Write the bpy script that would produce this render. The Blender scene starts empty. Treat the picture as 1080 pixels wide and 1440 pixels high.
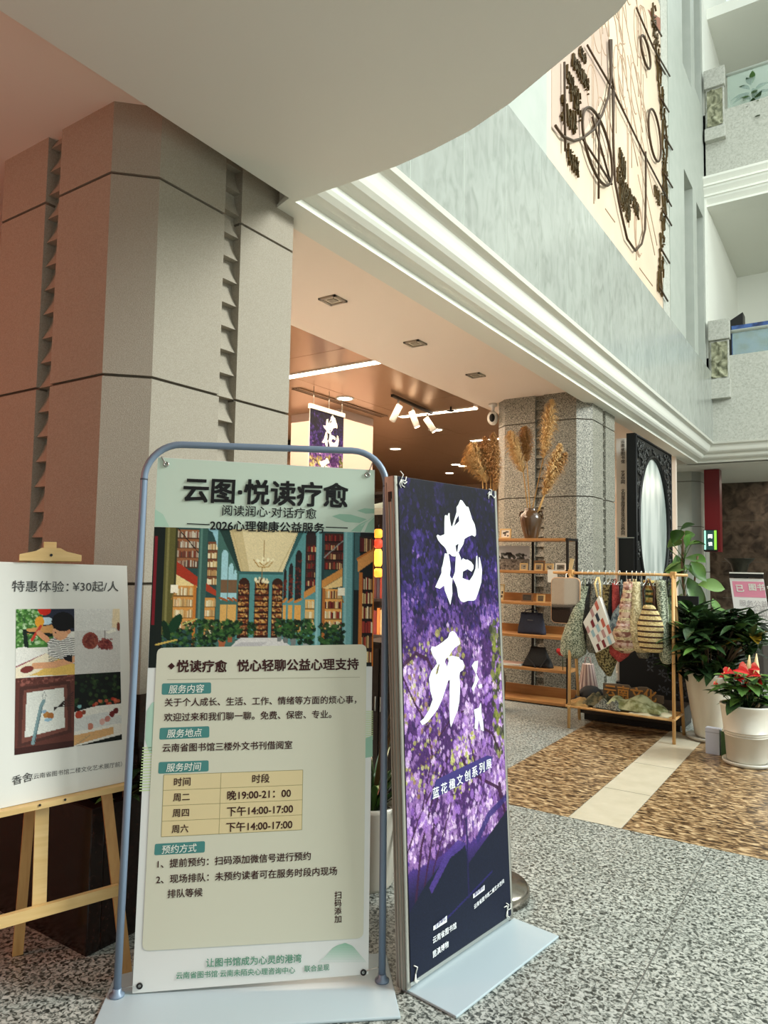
import bpy, bmesh, math, random
import numpy as np
from mathutils import Vector, Matrix
from mathutils.geometry import tessellate_polygon

# ------------------------------------------------------------ camera, sky, sun light, exposure
random.seed(7); RNG = np.random.default_rng(7)
SC = bpy.context.scene
COL = SC.collection
PI = math.pi
H = 1.40                                   # lens height above the floor
FPX, CX, CY = 1005.0, 540.0, 720.0         # focal length and centre for a 1080 x 1440 frame
_a = np.array([1210 - CX, 800 - CY, FPX]); _a /= np.linalg.norm(_a)        # along the beam (world +Y)
_b = np.array([-973 - CX, 764 - CY, FPX]); _b -= _a * (_a @ _b); _b /= np.linalg.norm(_b)
RC = np.stack([-_b, _a, np.cross(-_b, _a)])
CAM0 = np.array([0.0, 0.0, H])
cam_d = bpy.data.cameras.new('camera'); cam = bpy.data.objects.new('camera', cam_d); COL.objects.link(cam)
cam_d.sensor_fit = 'VERTICAL'; cam_d.sensor_height = 36.0; cam_d.lens = FPX / 1440 * 36.0
cam_d.clip_start = 0.05; cam_d.clip_end = 200
Mc = Matrix(((RC[0, 0], -RC[0, 1], -RC[0, 2], 0), (RC[1, 0], -RC[1, 1], -RC[1, 2], 0),
             (RC[2, 0], -RC[2, 1], -RC[2, 2], H), (0, 0, 0, 1)))
cam.matrix_world = Mc
SC.camera = cam
SC.view_settings.view_transform = 'Standard'; SC.view_settings.look = 'None'
SC.view_settings.gamma = 1.0; SC.view_settings.use_curve_mapping = False
SC.view_settings.exposure = 0.64
W = bpy.data.worlds.new('sky'); SC.world = W; W.use_nodes = True
bg = W.node_tree.nodes['Background']
bg.inputs[0].default_value = (0.84, 0.95, 0.92, 1); bg.inputs[1].default_value = 0.80

def light(name, kind, loc, energy, color, size=1.0, size_y=None, rot=(0, 0, 0), spot=None, aim=None):
    d = bpy.data.lights.new(name, kind); d.energy = energy; d.color = color
    if kind == 'AREA':
        d.size = size
        if size_y: d.shape = 'RECTANGLE'; d.size_y = size_y
    elif kind == 'SPOT':
        d.spot_size = math.radians(spot or 60); d.spot_blend = 0.6; d.shadow_soft_size = size
    else:
        d.shadow_soft_size = size
    o = bpy.data.objects.new(name, d); COL.objects.link(o); o.location = loc; o.rotation_euler = rot
    if aim is not None:
        o.rotation_euler = (Vector(aim) - Vector(loc)).to_track_quat('-Z', 'Y').to_euler()
    return o
WARM = (1.0, 0.76, 0.54)
light('atrium_skylight', 'AREA', (3.2, 6.5, 13.0), 380, (0.93, 1.0, 0.97), 7.0, 12.0, aim=(-0.5, 5.0, 0))
light('entrance_daylight', 'AREA', (7.6, 6.6, 7.2), 1150, (0.94, 1.0, 0.97), 3.4, 3.4, aim=(-2.2, 2.4, 1.1))
light('shop_ceiling_light', 'AREA', (-6.2, 8.6, 3.2), 210, WARM, 4.0, 6.0)
light('shop_front_light', 'AREA', (-4.5, 5.6, 3.2), 85, WARM, 1.2, 3.0)
fl_ = light('added_bounce_light', 'AREA', (-4.5, 4.4, 3.22), 185, (1.0, 0.86, 0.72), 0.9, 2.6); fl_.data.spread = math.radians(70)  # added light without a fitting: its floor bounce brightens the shop-front ceiling
light('added_red_light', 'POINT', (-4.1, -0.9, 2.5), 62, (1.0, 0.33, 0.2), 0.25)  # unseen red light, added to redden the near column's left face
light('rear_hall_light', 'AREA', (-0.5, 15.5, 3.1), 30, (1.0, 0.9, 0.75), 2.0, 2.0)

# ------------------------------------------------------------ measuring: a sight line met with a plane of the place
def ray(px, py):
    return RC @ np.array([px - CX, py - CY, FPX])
def onz(px, py, z=0.0):
    d = ray(px, py); return Vector(CAM0 + d * ((z - H) / d[2]))
def onx(px, py, x):
    d = ray(px, py); return Vector(CAM0 + d * (x / d[0]))
def ony(px, py, y):
    d = ray(px, py); return Vector(CAM0 + d * (y / d[1]))
class Board:
    """A flat board standing on the floor: origin, direction along it, lean; uv() measures on it."""
    def __init__(s, o, ux, uy, lean):
        s.o = Vector((o[0], o[1], 0)); s.u = Vector((ux, uy, 0)).normalized(); s.n = Vector((-s.u.y, s.u.x, 0))
        s.lean = lean; s.v = Vector((0, 0, 1)) * math.cos(lean) + s.n * math.sin(lean)
        s.rz = math.atan2(s.u.y, s.u.x); s.N = s.u.cross(s.v)
        s.X = Matrix.Rotation(-lean, 4, 'X')          # local x = along, y = back, z = up
    def uv(s, px, py):
        d = Vector(ray(px, py)); c = Vector(CAM0)
        p = c + d * ((s.o - c).dot(s.N) / d.dot(s.N)) - s.o
        return (p.dot(s.u), p.dot(s.v))

# ------------------------------------------------------------ materials
def lin(c):
    return tuple((x / 255 / 12.92) if x / 255 <= 0.04045 else ((x / 255 + 0.055) / 1.055) ** 2.4 for x in c)
MATS = {}
def mat(name, rgb, rough=0.6, metal=0.0, noise=None, bump=None, emit=None, spec=None, alpha=None, trans=None, coat=None):
    """noise=(scale, rgb2, contrast, stretch) mixes a second colour; bump=(scale, strength)."""
    if name in MATS: return MATS[name]
    m = bpy.data.materials.new(name); m.use_nodes = True; nt = m.node_tree; N = nt.nodes; L = nt.links
    p = N['Principled BSDF']; p.inputs['Base Color'].default_value = (*lin(rgb), 1)
    p.inputs['Roughness'].default_value = rough; p.inputs['Metallic'].default_value = metal
    if spec is not None: p.inputs['Specular IOR Level'].default_value = spec
    if coat: p.inputs['Coat Weight'].default_value = coat; p.inputs['Coat Roughness'].default_value = 0.12
    if trans: p.inputs['Transmission Weight'].default_value = trans; p.inputs['IOR'].default_value = 1.1
    if alpha is not None: p.inputs['Alpha'].default_value = alpha
    if noise or bump:
        g = N.new('ShaderNodeTexCoord')
    if noise:
        sc, rgb2, con = noise[0], noise[1], noise[2]
        mp = N.new('ShaderNodeMapping'); L.new(g.outputs['Object'], mp.inputs[0])
        if len(noise) > 3: mp.inputs['Scale'].default_value = noise[3]
        t = N.new('ShaderNodeTexNoise'); t.inputs['Scale'].default_value = sc; t.inputs['Detail'].default_value = 3
        L.new(mp.outputs[0], t.inputs['Vector'])
        r = N.new('ShaderNodeValToRGB'); L.new(t.outputs[0], r.inputs[0])
        r.color_ramp.elements[0].position = 0.5 - con; r.color_ramp.elements[1].position = 0.5 + con
        r.color_ramp.elements[0].color = (*lin(rgb), 1); r.color_ramp.elements[1].color = (*lin(rgb2), 1)
        L.new(r.outputs[0], p.inputs['Base Color'])
    if bump:
        t2 = N.new('ShaderNodeTexNoise'); t2.inputs['Scale'].default_value = bump[0]; t2.inputs['Detail'].default_value = 2
        L.new(g.outputs['Object'], t2.inputs['Vector'])
        b = N.new('ShaderNodeBump'); b.inputs['Strength'].default_value = bump[1]; b.inputs['Distance'].default_value = 0.01
        L.new(t2.outputs[0], b.inputs['Height']); L.new(b.outputs[0], p.inputs['Normal'])
    if emit:
        p.inputs['Emission Color'].default_value = (*lin(emit[0]), 1); p.inputs['Emission Strength'].default_value = emit[1]
    MATS[name] = m
    return m
def granite(name, cols, pos, scale, stretch=(1, 1, 1), rough=0.35, bump=0.0, fine=True):
    """Speckled stone: a ramp of flecks over a fine noise."""
    m = bpy.data.materials.new(name); m.use_nodes = True; nt = m.node_tree; N = nt.nodes; L = nt.links
    p = N['Principled BSDF']; p.inputs['Roughness'].default_value = rough
    g = N.new('ShaderNodeTexCoord'); mp = N.new('ShaderNodeMapping'); mp.inputs['Scale'].default_value = stretch
    L.new(g.outputs['Object'], mp.inputs[0])
    t = N.new('ShaderNodeTexNoise'); t.inputs['Scale'].default_value = scale; t.inputs['Detail'].default_value = 2.5
    t.inputs['Distortion'].default_value = 0.9
    L.new(mp.outputs[0], t.inputs['Vector'])
    r = N.new('ShaderNodeValToRGB'); L.new(t.outputs[0], r.inputs[0])
    el = r.color_ramp.elements
    while len(el) < len(cols): el.new(0.5)
    for e, c, q in zip(el, cols, pos): e.position = q; e.color = (*lin(c), 1)
    out = r.outputs[0]
    if fine:
        t3 = N.new('ShaderNodeTexNoise'); t3.inputs['Scale'].default_value = scale * 0.06; t3.inputs['Detail'].default_value = 3
        L.new(mp.outputs[0], t3.inputs['Vector'])
        mx = N.new('ShaderNodeMix'); mx.data_type = 'RGBA'; mx.blend_type = 'MULTIPLY'; mx.inputs[0].default_value = 0.35
        L.new(out, mx.inputs[6]); L.new(t3.outputs[0], mx.inputs[7]); out = mx.outputs[2]
    L.new(out, p.inputs['Base Color'])
    if bump:
        b = N.new('ShaderNodeBump'); b.inputs['Strength'].default_value = bump; b.inputs['Distance'].default_value = 0.004
        L.new(t.outputs[0], b.inputs['Height']); L.new(b.outputs[0], p.inputs['Normal'])
    MATS[name] = m
    return m
def print_mat():
    if 'print' in MATS: return MATS['print']
    m = bpy.data.materials.new('printed_paper'); m.use_nodes = True; N = m.node_tree.nodes
    a = N.new('ShaderNodeVertexColor'); a.layer_name = 'ink'
    m.node_tree.links.new(a.outputs[0], N['Principled BSDF'].inputs['Base Color'])
    N['Principled BSDF'].inputs['Roughness'].default_value = 0.6; N['Principled BSDF'].inputs['Specular IOR Level'].default_value = 0.2
    MATS['print'] = m
    return m

# ------------------------------------------------------------ mesh building
class MB:
    def __init__(s): s.v = []; s.f = []; s.m = []; s.s = []
    def add(s, vs, fs, mi=0, sm=False):
        o = len(s.v); s.v += [Vector(v) for v in vs]
        for f in fs: s.f.append([o + i for i in f]); s.m.append(mi); s.s.append(sm)
        return s
    def bx(s, x0, y0, z0, x1, y1, z1, mi=0, M=None):
        if x0 > x1: x0, x1 = x1, x0
        if y0 > y1: y0, y1 = y1, y0
        if z0 > z1: z0, z1 = z1, z0
        vs = [Vector(q) for q in ((x0, y0, z0), (x1, y0, z0), (x1, y1, z0), (x0, y1, z0), (x0, y0, z1), (x1, y0, z1), (x1, y1, z1), (x0, y1, z1))]
        if M is not None: vs = [M @ q for q in vs]
        return s.add(vs, [(0, 3, 2, 1), (4, 5, 6, 7), (0, 1, 5, 4), (1, 2, 6, 5), (2, 3, 7, 6), (3, 0, 4, 7)], mi)
    def bar(s, a, b, w, d, mi=0, up=(0, 0, 1)):
        """A rectangular bar from a to b, w across, d the other way."""
        a = Vector(a); b = Vector(b); t = (b - a).normalized(); up = Vector(up)
        if abs(t.dot(up)) > 0.95: up = Vector((0, 1, 0))
        x = t.cross(up).normalized() * w / 2; y = x.normalized().cross(t).normalized() * d / 2
        vs = [a - x - y, a + x - y, a + x + y, a - x + y, b - x - y, b + x - y, b + x + y, b - x + y]
        return s.add(vs, [(0, 3, 2, 1), (4, 5, 6, 7), (0, 1, 5, 4), (1, 2, 6, 5), (2, 3, 7, 6), (3, 0, 4, 7)], mi)
    def tube(s, pts, r, n=10, mi=0, closed=False, sm=True):
        pts = [Vector(p) for p in pts]; k = len(pts); rr = r if isinstance(r, (list, tuple)) else [r] * k
        vs = []; ref = None
        for i, p in enumerate(pts):
            if closed: t = pts[(i + 1) % k] - pts[i - 1]
            else: t = pts[min(i + 1, k - 1)] - pts[max(i - 1, 0)]
            t.normalize()
            if ref is None:
                ref = Vector((0, 0, 1)) if abs(t.z) < 0.9 else Vector((1, 0, 0))
            x = (ref - t * ref.dot(t)).normalized(); ref = x; y = t.cross(x)
            for j in range(n):
                q = 2 * PI * j / n; vs.append(p + (x * math.cos(q) + y * math.sin(q)) * rr[i])
        fs = []
        for i in range(k if closed else k - 1):
            i2 = (i + 1) % k
            for j in range(n):
                j2 = (j + 1) % n; fs.append((i * n + j, i * n + j2, i2 * n + j2, i2 * n + j))
        s.add(vs, fs, mi, sm)
        if not closed:
            o = len(s.v) - len(vs)
            s.f.append([o + j for j in range(n)][::-1]); s.m.append(mi); s.s.append(False)
            s.f.append([o + (k - 1) * n + j for j in range(n)]); s.m.append(mi); s.s.append(False)
        return s
    def lathe(s, prof, c=(0, 0, 0), n=28, mi=0, sm=True, M=None, sx=1, sy=1):
        c = Vector(c); vs = []; k = len(prof)
        for r, z in prof:
            for j in range(n):
                q = 2 * PI * j / n; v = Vector((r * math.cos(q) * sx, r * math.sin(q) * sy, z))
                vs.append((M @ v if M is not None else v) + c)
        fs = [(i * n + j, i * n + (j + 1) % n, (i + 1) * n + (j + 1) % n, (i + 1) * n + j) for i in range(k - 1) for j in range(n)]
        s.add(vs, fs, mi, sm)
        o = len(s.v) - len(vs)
        if prof[0][0] > 1e-5: s.f.append([o + j for j in range(n)][::-1]); s.m.append(mi); s.s.append(False)
        if prof[-1][0] > 1e-5: s.f.append([o + (k - 1) * n + j for j in range(n)]); s.m.append(mi); s.s.append(False)
        return s
    def loft(s, rings, mi=0, sm=True, caps=True):
        n = len(rings[0]); vs = [v for r in rings for v in r]
        fs = [(i * n + j, i * n + (j + 1) % n, (i + 1) * n + (j + 1) % n, (i + 1) * n + j) for i in range(len(rings) - 1) for j in range(n)]
        if caps: fs += [tuple(range(n))[::-1], tuple((len(rings) - 1) * n + j for j in range(n))]
        return s.add(vs, fs, mi, sm)
    def grid(s, nu, nv, fn, mi=0, sm=True):
        vs = [fn(i / (nu - 1), j / (nv - 1)) for j in range(nv) for i in range(nu)]
        fs = [(j * nu + i, j * nu + i + 1, (j + 1) * nu + i + 1, (j + 1) * nu + i) for j in range(nv - 1) for i in range(nu - 1)]
        return s.add(vs, fs, mi, sm)
    def flat(s, loops, fn, mi=0):
        """A flat polygon (first loop) with holes; fn lifts (a, b) into space."""
        l3 = [[Vector((a, b, 0)) for a, b in lp] for lp in loops]
        tri = tessellate_polygon(l3); vs = [fn(v.x, v.y) for lp in l3 for v in lp]
        return s.add(vs, tri, mi)
    def prism(s, loop, fa, fb, mi=0, sm=False):
        """A polygon pushed from fa(a,b) to fb(a,b)."""
        n = len(loop); va = [fa(*p) for p in loop]; vb = [fb(*p) for p in loop]
        tri = tessellate_polygon([[Vector((a, b, 0)) for a, b in loop]])
        s.add(va + vb, [(i, (i + 1) % n, n + (i + 1) % n, n + i) for i in range(n)], mi, sm)
        s.add(va, [t[::-1] for t in tri], mi); s.add(vb, tri, mi)
        return s
    def ell(s, c, r, n=16, m=10, mi=0, M=None):
        return s.lathe([(max(1e-6, math.sin(PI * i / m)), -math.cos(PI * i / m)) for i in range(m + 1)], c, n, mi,
                       True, (M if M is not None else Matrix.Identity(4)) @ Matrix.Diagonal((r[0], r[1], r[2], 1)))
    def build(s, name, mats, parent=None, loc=(0, 0, 0), rz=0.0, xf=None, bevel=0.0, auto=True, solid=0.0):
        me = bpy.data.meshes.new(name)
        vs = [xf @ v for v in s.v] if xf is not None else s.v
        me.from_pydata([tuple(v) for v in vs], [], s.f)
        for mm in (mats if isinstance(mats, (list, tuple)) else [mats]): me.materials.append(mm)
        me.polygons.foreach_set('material_index', s.m); me.polygons.foreach_set('use_smooth', s.s)
        me.update()
        if auto:
            b = bmesh.new(); b.from_mesh(me); bmesh.ops.recalc_face_normals(b, faces=b.faces[:]); b.to_mesh(me); b.free()
        o = bpy.data.objects.new(name, me); COL.objects.link(o)
        o.location = loc; o.rotation_euler = (0, 0, rz)
        if parent is not None: o.parent = parent
        if solid: md = o.modifiers.new('thickness', 'SOLIDIFY'); md.thickness = solid; md.offset = 0
        if bevel:
            md = o.modifiers.new('edge', 'BEVEL'); md.width = bevel; md.segments = 2; md.limit_method = 'ANGLE'
        return o
def tag(o, label, cat, group=None, kind=None):
    o['label'] = label; o['category'] = cat
    if group: o['group'] = group
    if kind: o['kind'] = kind
    return o
def struct(o, label=None, cat=None):
    o['kind'] = 'structure'
    if label: o['label'] = label
    if cat: o['category'] = cat
    return o
def thing(name, label, cat, loc=(0, 0, 0), rz=0.0, group=None):
    o = bpy.data.objects.new(name, None); COL.objects.link(o); o.empty_display_size = 0.05
    o.location = loc; o.rotation_euler = (0, 0, rz)
    return tag(o, label, cat, group)
def dup(root, loc, rz=None, label=None):
    r = root.copy(); COL.objects.link(r); r.location = loc
    if rz is not None: r.rotation_euler = (0, 0, rz)
    if label: r['label'] = label
    for ch in list(root.children):
        c = ch.copy(); COL.objects.link(c); c.parent = r
        for g in list(ch.children):
            d = g.copy(); COL.objects.link(d); d.parent = c
    return r
def rounded(w, h, r, n=5, x0=0, y0=0):
    pts = []
    for cx, cy, a in ((w - r, r, -PI / 2), (w - r, h - r, 0), (r, h - r, PI / 2), (r, r, PI)):
        for i in range(n + 1):
            q = a + PI / 2 * i / n; pts.append((x0 + cx + r * math.cos(q), y0 + cy + r * math.sin(q)))
    return pts
def circle(cx, cy, r, n=24, ry=None):
    return [(cx + r * math.cos(2 * PI * i / n), cy + (ry or r) * math.sin(2 * PI * i / n)) for i in range(n)]

# lettering: the built-in font turned into flat meshes
_T = {}
def glyphs(body, bold=0.0):
    k = body
    if k in _T: return _T[k]
    c = bpy.data.curves.new('lettering', 'FONT'); c.body = body; c.resolution_u = 3
    o = bpy.data.objects.new('lettering', c); COL.objects.link(o)
    me = bpy.data.meshes.new_from_object(o.evaluated_get(bpy.context.evaluated_depsgraph_get()))
    vs = [(v.co.x, v.co.y) for v in me.vertices]; fs = [tuple(p.vertices) for p in me.polygons]
    bpy.data.objects.remove(o); bpy.data.curves.remove(c); bpy.data.meshes.remove(me)
    x0 = min(v[0] for v in vs); x1 = max(v[0] for v in vs)
    _T[k] = ([((x - x0) / (x1 - x0), y - 0.38) for x, y in vs], fs, x1 - x0)
    return _T[k]
def write(mb, body, p0, p1, fn, mi=0, bold=0.012, hs=1.0, slant=0.0):
    """Write body along p0 -> p1 (middle line, left to right) on a surface fn(a, b)."""
    vs, fs, w = glyphs(body, bold)
    dx, dy = p1[0] - p0[0], p1[1] - p0[1]; ln = math.hypot(dx, dy); k = ln / w * hs; nx, ny = -dy / ln, dx / ln
    e = bold * ln / w * .6                                  # heavier strokes: the same glyphs laid again a hair to each side
    n_ = (fn(1, 0) - fn(0, 0)).cross(fn(0, 1) - fn(0, 0)).normalized(); st = max(5e-5, k * .004)
    for q, (ox, oy) in enumerate(((0, 0), (e, e), (-e, e), (e, -e), (-e, -e)) if bold > .008 else ((0, 0),)):
        mb.add([fn(p0[0] + dx * (x + slant * y / w) + nx * y * k + ox, p0[1] + dy * (x + slant * y / w) + ny * y * k + oy) + n_ * (st * q) for x, y in vs], fs, mi)
def picture(name, img, quad, parent, fn, loc=(0, 0, 0), xf=None):
    """A printed picture: img (rows from the top, sRGB 0..1) as ink on a fine sheet filling quad (tl, tr, br, bl)."""
    h, w = img.shape[:2]; (ax, ay), (bx, by), (cx, cy), (dx, dy) = quad
    vs = []
    for j in range(h):
        t = j / (h - 1); lx, ly = ax + (dx - ax) * t, ay + (dy - ay) * t; rx, ry = bx + (cx - bx) * t, by + (cy - by) * t
        for i in range(w):
            s = i / (w - 1); vs.append(fn(lx + (rx - lx) * s, ly + (ry - ly) * s))
    if xf is not None: vs = [xf @ Vector(v) for v in vs]
    fs = [(j * w + i, (j + 1) * w + i, (j + 1) * w + i + 1, j * w + i + 1) for j in range(h - 1) for i in range(w - 1)]
    me = bpy.data.meshes.new(name); me.from_pydata([tuple(v) for v in vs], [], fs)
    a = me.color_attributes.new('ink', 'FLOAT_COLOR', 'POINT')
    c = np.clip(img, 0, 1); c = np.where(c <= 0.04045, c / 12.92, ((c + 0.055) / 1.055) ** 2.4)
    a.data.foreach_set('color', np.concatenate([c.reshape(-1, 3), np.ones((h * w, 1))], 1).astype(np.float32).ravel())
    me.materials.append(print_mat()); o = bpy.data.objects.new(name, me); COL.objects.link(o); o.location = loc
    if parent is not None: o.parent = parent
    return o
# painting on a numpy canvas (for printed pictures)
class Paint:
    def __init__(s, w, h, x0, y0, x1, y1, base):
        s.w, s.h, s.b = w, h, (x0, y0, x1, y1); s.im = np.ones((h, w, 3)) * (np.array(base) / 255.0)
        s.X, s.Y = np.meshgrid(x0 + (np.arange(w) + .5) / w * (x1 - x0), y0 + (np.arange(h) + .5) / h * (y1 - y0))
    def put(s, mask, col, a=1.0):
        c = np.array(col) / 255.0
        if a >= 1: s.im[mask] = c
        else: s.im[mask] = s.im[mask] * (1 - a) + c * a
    def poly(s, pts, col, a=1.0):
        m = np.zeros((s.h, s.w), bool); n = len(pts)
        for i in range(n):
            (x1, y1), (x2, y2) = pts[i], pts[(i + 1) % n]
            if y1 == y2: continue
            m ^= ((s.Y < y1) != (s.Y < y2)) & (s.X < (x2 - x1) * (s.Y - y1) / (y2 - y1) + x1)
        s.put(m, col, a)
    def rect(s, x0, y0, x1, y1, col, a=1.0): s.put((s.X >= x0) & (s.X <= x1) & (s.Y >= y0) & (s.Y <= y1), col, a)
    def oval(s, cx, cy, rx, ry, col, a=1.0, rot=0.0):
        if rot:
            c, q = math.cos(rot), math.sin(rot); u = (s.X - cx) * c + (s.Y - cy) * q; v = -(s.X - cx) * q + (s.Y - cy) * c
        else: u, v = s.X - cx, s.Y - cy
        s.put((u / rx) ** 2 + (v / ry) ** 2 <= 1, col, a)
    def line(s, pts, wd, col, a=1.0):
        for (x1, y1), (x2, y2) in zip(pts[:-1], pts[1:]):
            L = math.hypot(x2 - x1, y2 - y1) + 1e-9; t = np.clip(((s.X - x1) * (x2 - x1) + (s.Y - y1) * (y2 - y1)) / L / L, 0, 1)
            s.put(np.hypot(s.X - x1 - t * (x2 - x1), s.Y - y1 - t * (y2 - y1)) <= wd / 2, col, a)
    def dots(s, x0, y0, x1, y1, n, cols, r0, r1, asp=1.0):
        sx = s.w / (s.b[2] - s.b[0]); sy = s.h / (s.b[3] - s.b[1])
        for _ in range(n):
            cx, cy = RNG.uniform(x0, x1), RNG.uniform(y0, y1); r = RNG.uniform(r0, r1); c = np.array(cols[RNG.integers(len(cols))]) / 255.0
            i, j = int((cx - s.b[0]) * sx), int((cy - s.b[1]) * sy); ri, rj = max(1, int(r * sx)), max(1, int(r * asp * sy))
            i0, i1, j0, j1 = max(0, i - ri), min(s.w, i + ri + 1), max(0, j - rj), min(s.h, j + rj + 1)
            if i0 >= i1 or j0 >= j1: continue
            xx, yy = np.meshgrid(np.arange(i0, i1) - i, np.arange(j0, j1) - j)
            k = (xx / (ri + .3)) ** 2 + (yy / (rj + .3)) ** 2 <= 1
            s.im[j0:j1, i0:i1][k] = s.im[j0:j1, i0:i1][k] * 0.25 + c * 0.75
    def fuzz(s, a): s.im = np.clip(s.im * (1 + RNG.normal(0, a, (s.h, s.w, 1))), 0, 1)

# ------------------------------------------------------------ the building
ZS, ZP, ZB = 3.147, 3.27, 3.30            # underside of beam and balcony, shop-front ceiling, bronze ceiling
XE = -2.262                               # beam edge along the hall
M_floor = granite('grey granite', [(52, 56, 52), (108, 112, 106), (168, 172, 164), (198, 200, 193)], [0.36, 0.45, 0.53, 0.66], 70, (1, 1, 1), 0.30)
M_brown = granite('brown granite', [(50, 34, 22), (112, 86, 58), (164, 134, 96), (210, 184, 144)], [0.36, 0.46, 0.55, 0.66], 27, (0.7, 1.7, 1), 0.28)
M_cream = mat('cream marble', (182, 174, 152), 0.3, noise=(9, (194, 186, 166), 0.2))
M_joint = mat('joint line', (96, 96, 90), 0.8)
M_paint = mat('white paint', (222, 222, 212), 0.85)
M_soff = mat('soffit paint', (226, 226, 217), 0.85)
M_pink = mat('white paint tinted by warm light', (238, 222, 208), 0.8)  # warm shop light is put into this paint's tint
M_bronze = mat('bronze ceiling panel', (176, 140, 108), 0.28, 0.55)
M_col = mat('column render', (150, 141, 126), 0.85, noise=(220, (164, 155, 140), 0.12), bump=(420, 0.25))
M_colg = granite('column granite', [(58, 58, 52), (112, 110, 100), (150, 147, 134), (178, 174, 160)], [0.36, 0.46, 0.55, 0.68], 90, (1, 1, 1), 0.5, 0.0, False)
M_dark = granite('dark red granite', [(16, 10, 9), (30, 18, 15), (48, 26, 20), (64, 38, 30)], [0.3, 0.5, 0.62, 0.75], 70, (1, 1, 1), 0.18)
M_groove = mat('joint shadow gap', (92, 84, 72), 0.9)
M_mar = granite('pale marble cladding', [(144, 148, 140), (160, 164, 156), (166, 170, 162), (172, 176, 168)], [0.25, 0.45, 0.55, 0.75], 10, (1, 1, 0.5), 0.22, 0, True)
M_wst = mat('white stone', (166, 170, 161), 0.5, noise=(5, (158, 163, 154), 0.2))
M_rough = granite('rough grey stone', [(154, 155, 145), (168, 168, 157), (176, 176, 166), (182, 182, 172)], [0.3, 0.45, 0.56, 0.7], 30, (1, 1, 1), 0.8, 0.15, False)

fl = MB(); fl.add([(-16, -7, 0), (12, -7, 0), (12, 22, 0), (-16, 22, 0)], [(0, 1, 2, 3)])
fl = struct(fl.build('floor', M_floor))
for i, (x0, x1, m) in enumerate(((-2.035, -1.383, M_brown), (-1.379, -1.095, M_cream), (-1.091, 6.0, M_brown))):
    q = MB().bx(x0, 3.967, -0.02, x1, 6.6 if i < 2 else 6.9, 0.0015)
    struct(q.build('trim_%d' % (i + 1), m))
jt = MB()
for x in (-0.652, 0.55): jt.bx(x - .002, -5, -0.01, x + .002, 3.967, 0.0012)
jt.bx(-1.375, 4.62, 0, -1.10, 4.623, 0.0022); jt.bx(-1.375, 5.32, 0, -1.10, 5.323, 0.0022)
struct(jt.build('trim_4', M_joint))

# round-edged balcony slab over the hall entrance
cv = [onz(*q, ZS) for q in ((418, 283), (468, 265), (515, 249), (557, 234), (608, 211), (660, 184), (716, 146), (770, 101), (822, 58), (870, 16))]
edge = [(XE, cv[0].y)] + [(v.x, v.y) for v in cv] + [(-0.2, 1.83), (0.3, 1.28), (0.8, 0.5), (1.1, -0.5), (1.2, -1.6), (1.2, -6)]
sl = MB().prism(edge + [(XE, -6)], lambda a, b: Vector((a, b, ZS)), lambda a, b: Vector((a, b, ZS + 0.55)))
struct(sl.build('ceiling_balcony', M_soff), 'grey white curved balcony underside over the signs', 'ceiling')
pc = MB(); pc.bx(-9, -6, ZP, XE, 2.6, ZP + 0.3); pc.bx(-3.745, 2.6, ZP, XE, 13.1, ZP + 0.3); pc.bx(-9, 2.6, ZP, -3.745, 2.9, ZP + .3)
struct(pc.build('ceiling_front', M_pink), 'white ceiling strip over the shop front, coloured with warm shop light', 'ceiling')
# bronze panel ceiling of the shop: panels with open joints
bc = MB()
for i in range(6):
    for j in range(6):
        x1 = -3.745 - i * 1.15; y0 = 2.9 + j * 2.14
        bc.bx(x1 - 1.144, y0, ZB, x1, y0 + 2.134, ZB + 0.03, 0)
bc.bx(-10.7, 2.9, ZB + 0.02, -3.745, 15.8, ZB + 0.06, 1)
struct(bc.build('ceiling_shop', [M_bronze, M_groove]), 'bronze metal panel ceiling inside the shop', 'ceiling')

# beam along the hall with its stepped cornice, turning the corner onto the far wall
prof = [(0.19, ZS), (0.0, ZS), (0.0, ZS + .036), (-.035, ZS + .042), (-.075, ZS + .052), (-.105, ZS + .072), (-.118, ZS + .09), (-.122, ZS + .122),
        (-.15, ZS + .128), (-.185, ZS + .14), (-.21, ZS + .16), (-.222, ZS + .182), (-.235, ZS + .215), (-.25, ZS + .245), (-.262, ZS + .252), (-.30, ZS + .262), (-.315, ZS + .285), (-.30, ZS + .285), (0.19, ZS + .285)]
YB = 12.97; bm_ = MB(); rings = []
for k, (ax, ay) in enumerate(((0, 0), (0, 1), (1, 1))):
    rg = []
    for d, z in prof:
        x = XE - d; y = YB + d
        rg.append(Vector((x if ax == 0 else 7.0, (2.585 if d > 0 else 2.52) if ay == 0 else y, z)))
    rings.append(rg)
bm_.loft(rings, 0, False, True)
struct(bm_.build('beam', M_paint), 'white stepped cornice running along the hall above the shop', 'beam')

# walls above the beam
XP = XE + 0.30; wl = MB()
wl.bx(XP - 0.13, 1.0, ZS + .27, XP, YB - .30, 4.58, 0)
sm_ = [1.9 + 0.62 * k for k in range(18)]
for y in sm_: wl.bx(XP - .01, y, ZS + .28, XP + .0012, y + .006, 4.58, 1)
struct(wl.build('wall_parapet', [M_mar, mat('marble seam', (170, 175, 166), .4)]), 'pale polished marble band above the cornice', 'wall')
XW = -2.045
def wy(px, py=300): return onx(px, py, XW).y
def wz(px, py): return onx(px, py, XW).z
w1 = MB(); s1 = (wy(962.5), wy(974.5), wy(979.5), wy(988.5)); yc = YB - .3
lo = 4.2
def wp(y0, y1, z0, z1, mi=0, d=0.0): w1.bx(XW - .4, y0, z0, XW + d, y1, z1, mi)
wp(1.0, wy(769), lo, 13)                                             # plain stone before the mural
wp(wy(769), wy(933), lo, 13, 0, -0.06)                               # behind the mural
wp(wy(933), wy(942), lo, 13, 1, -0.01)                               # rough stone strip
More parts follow.
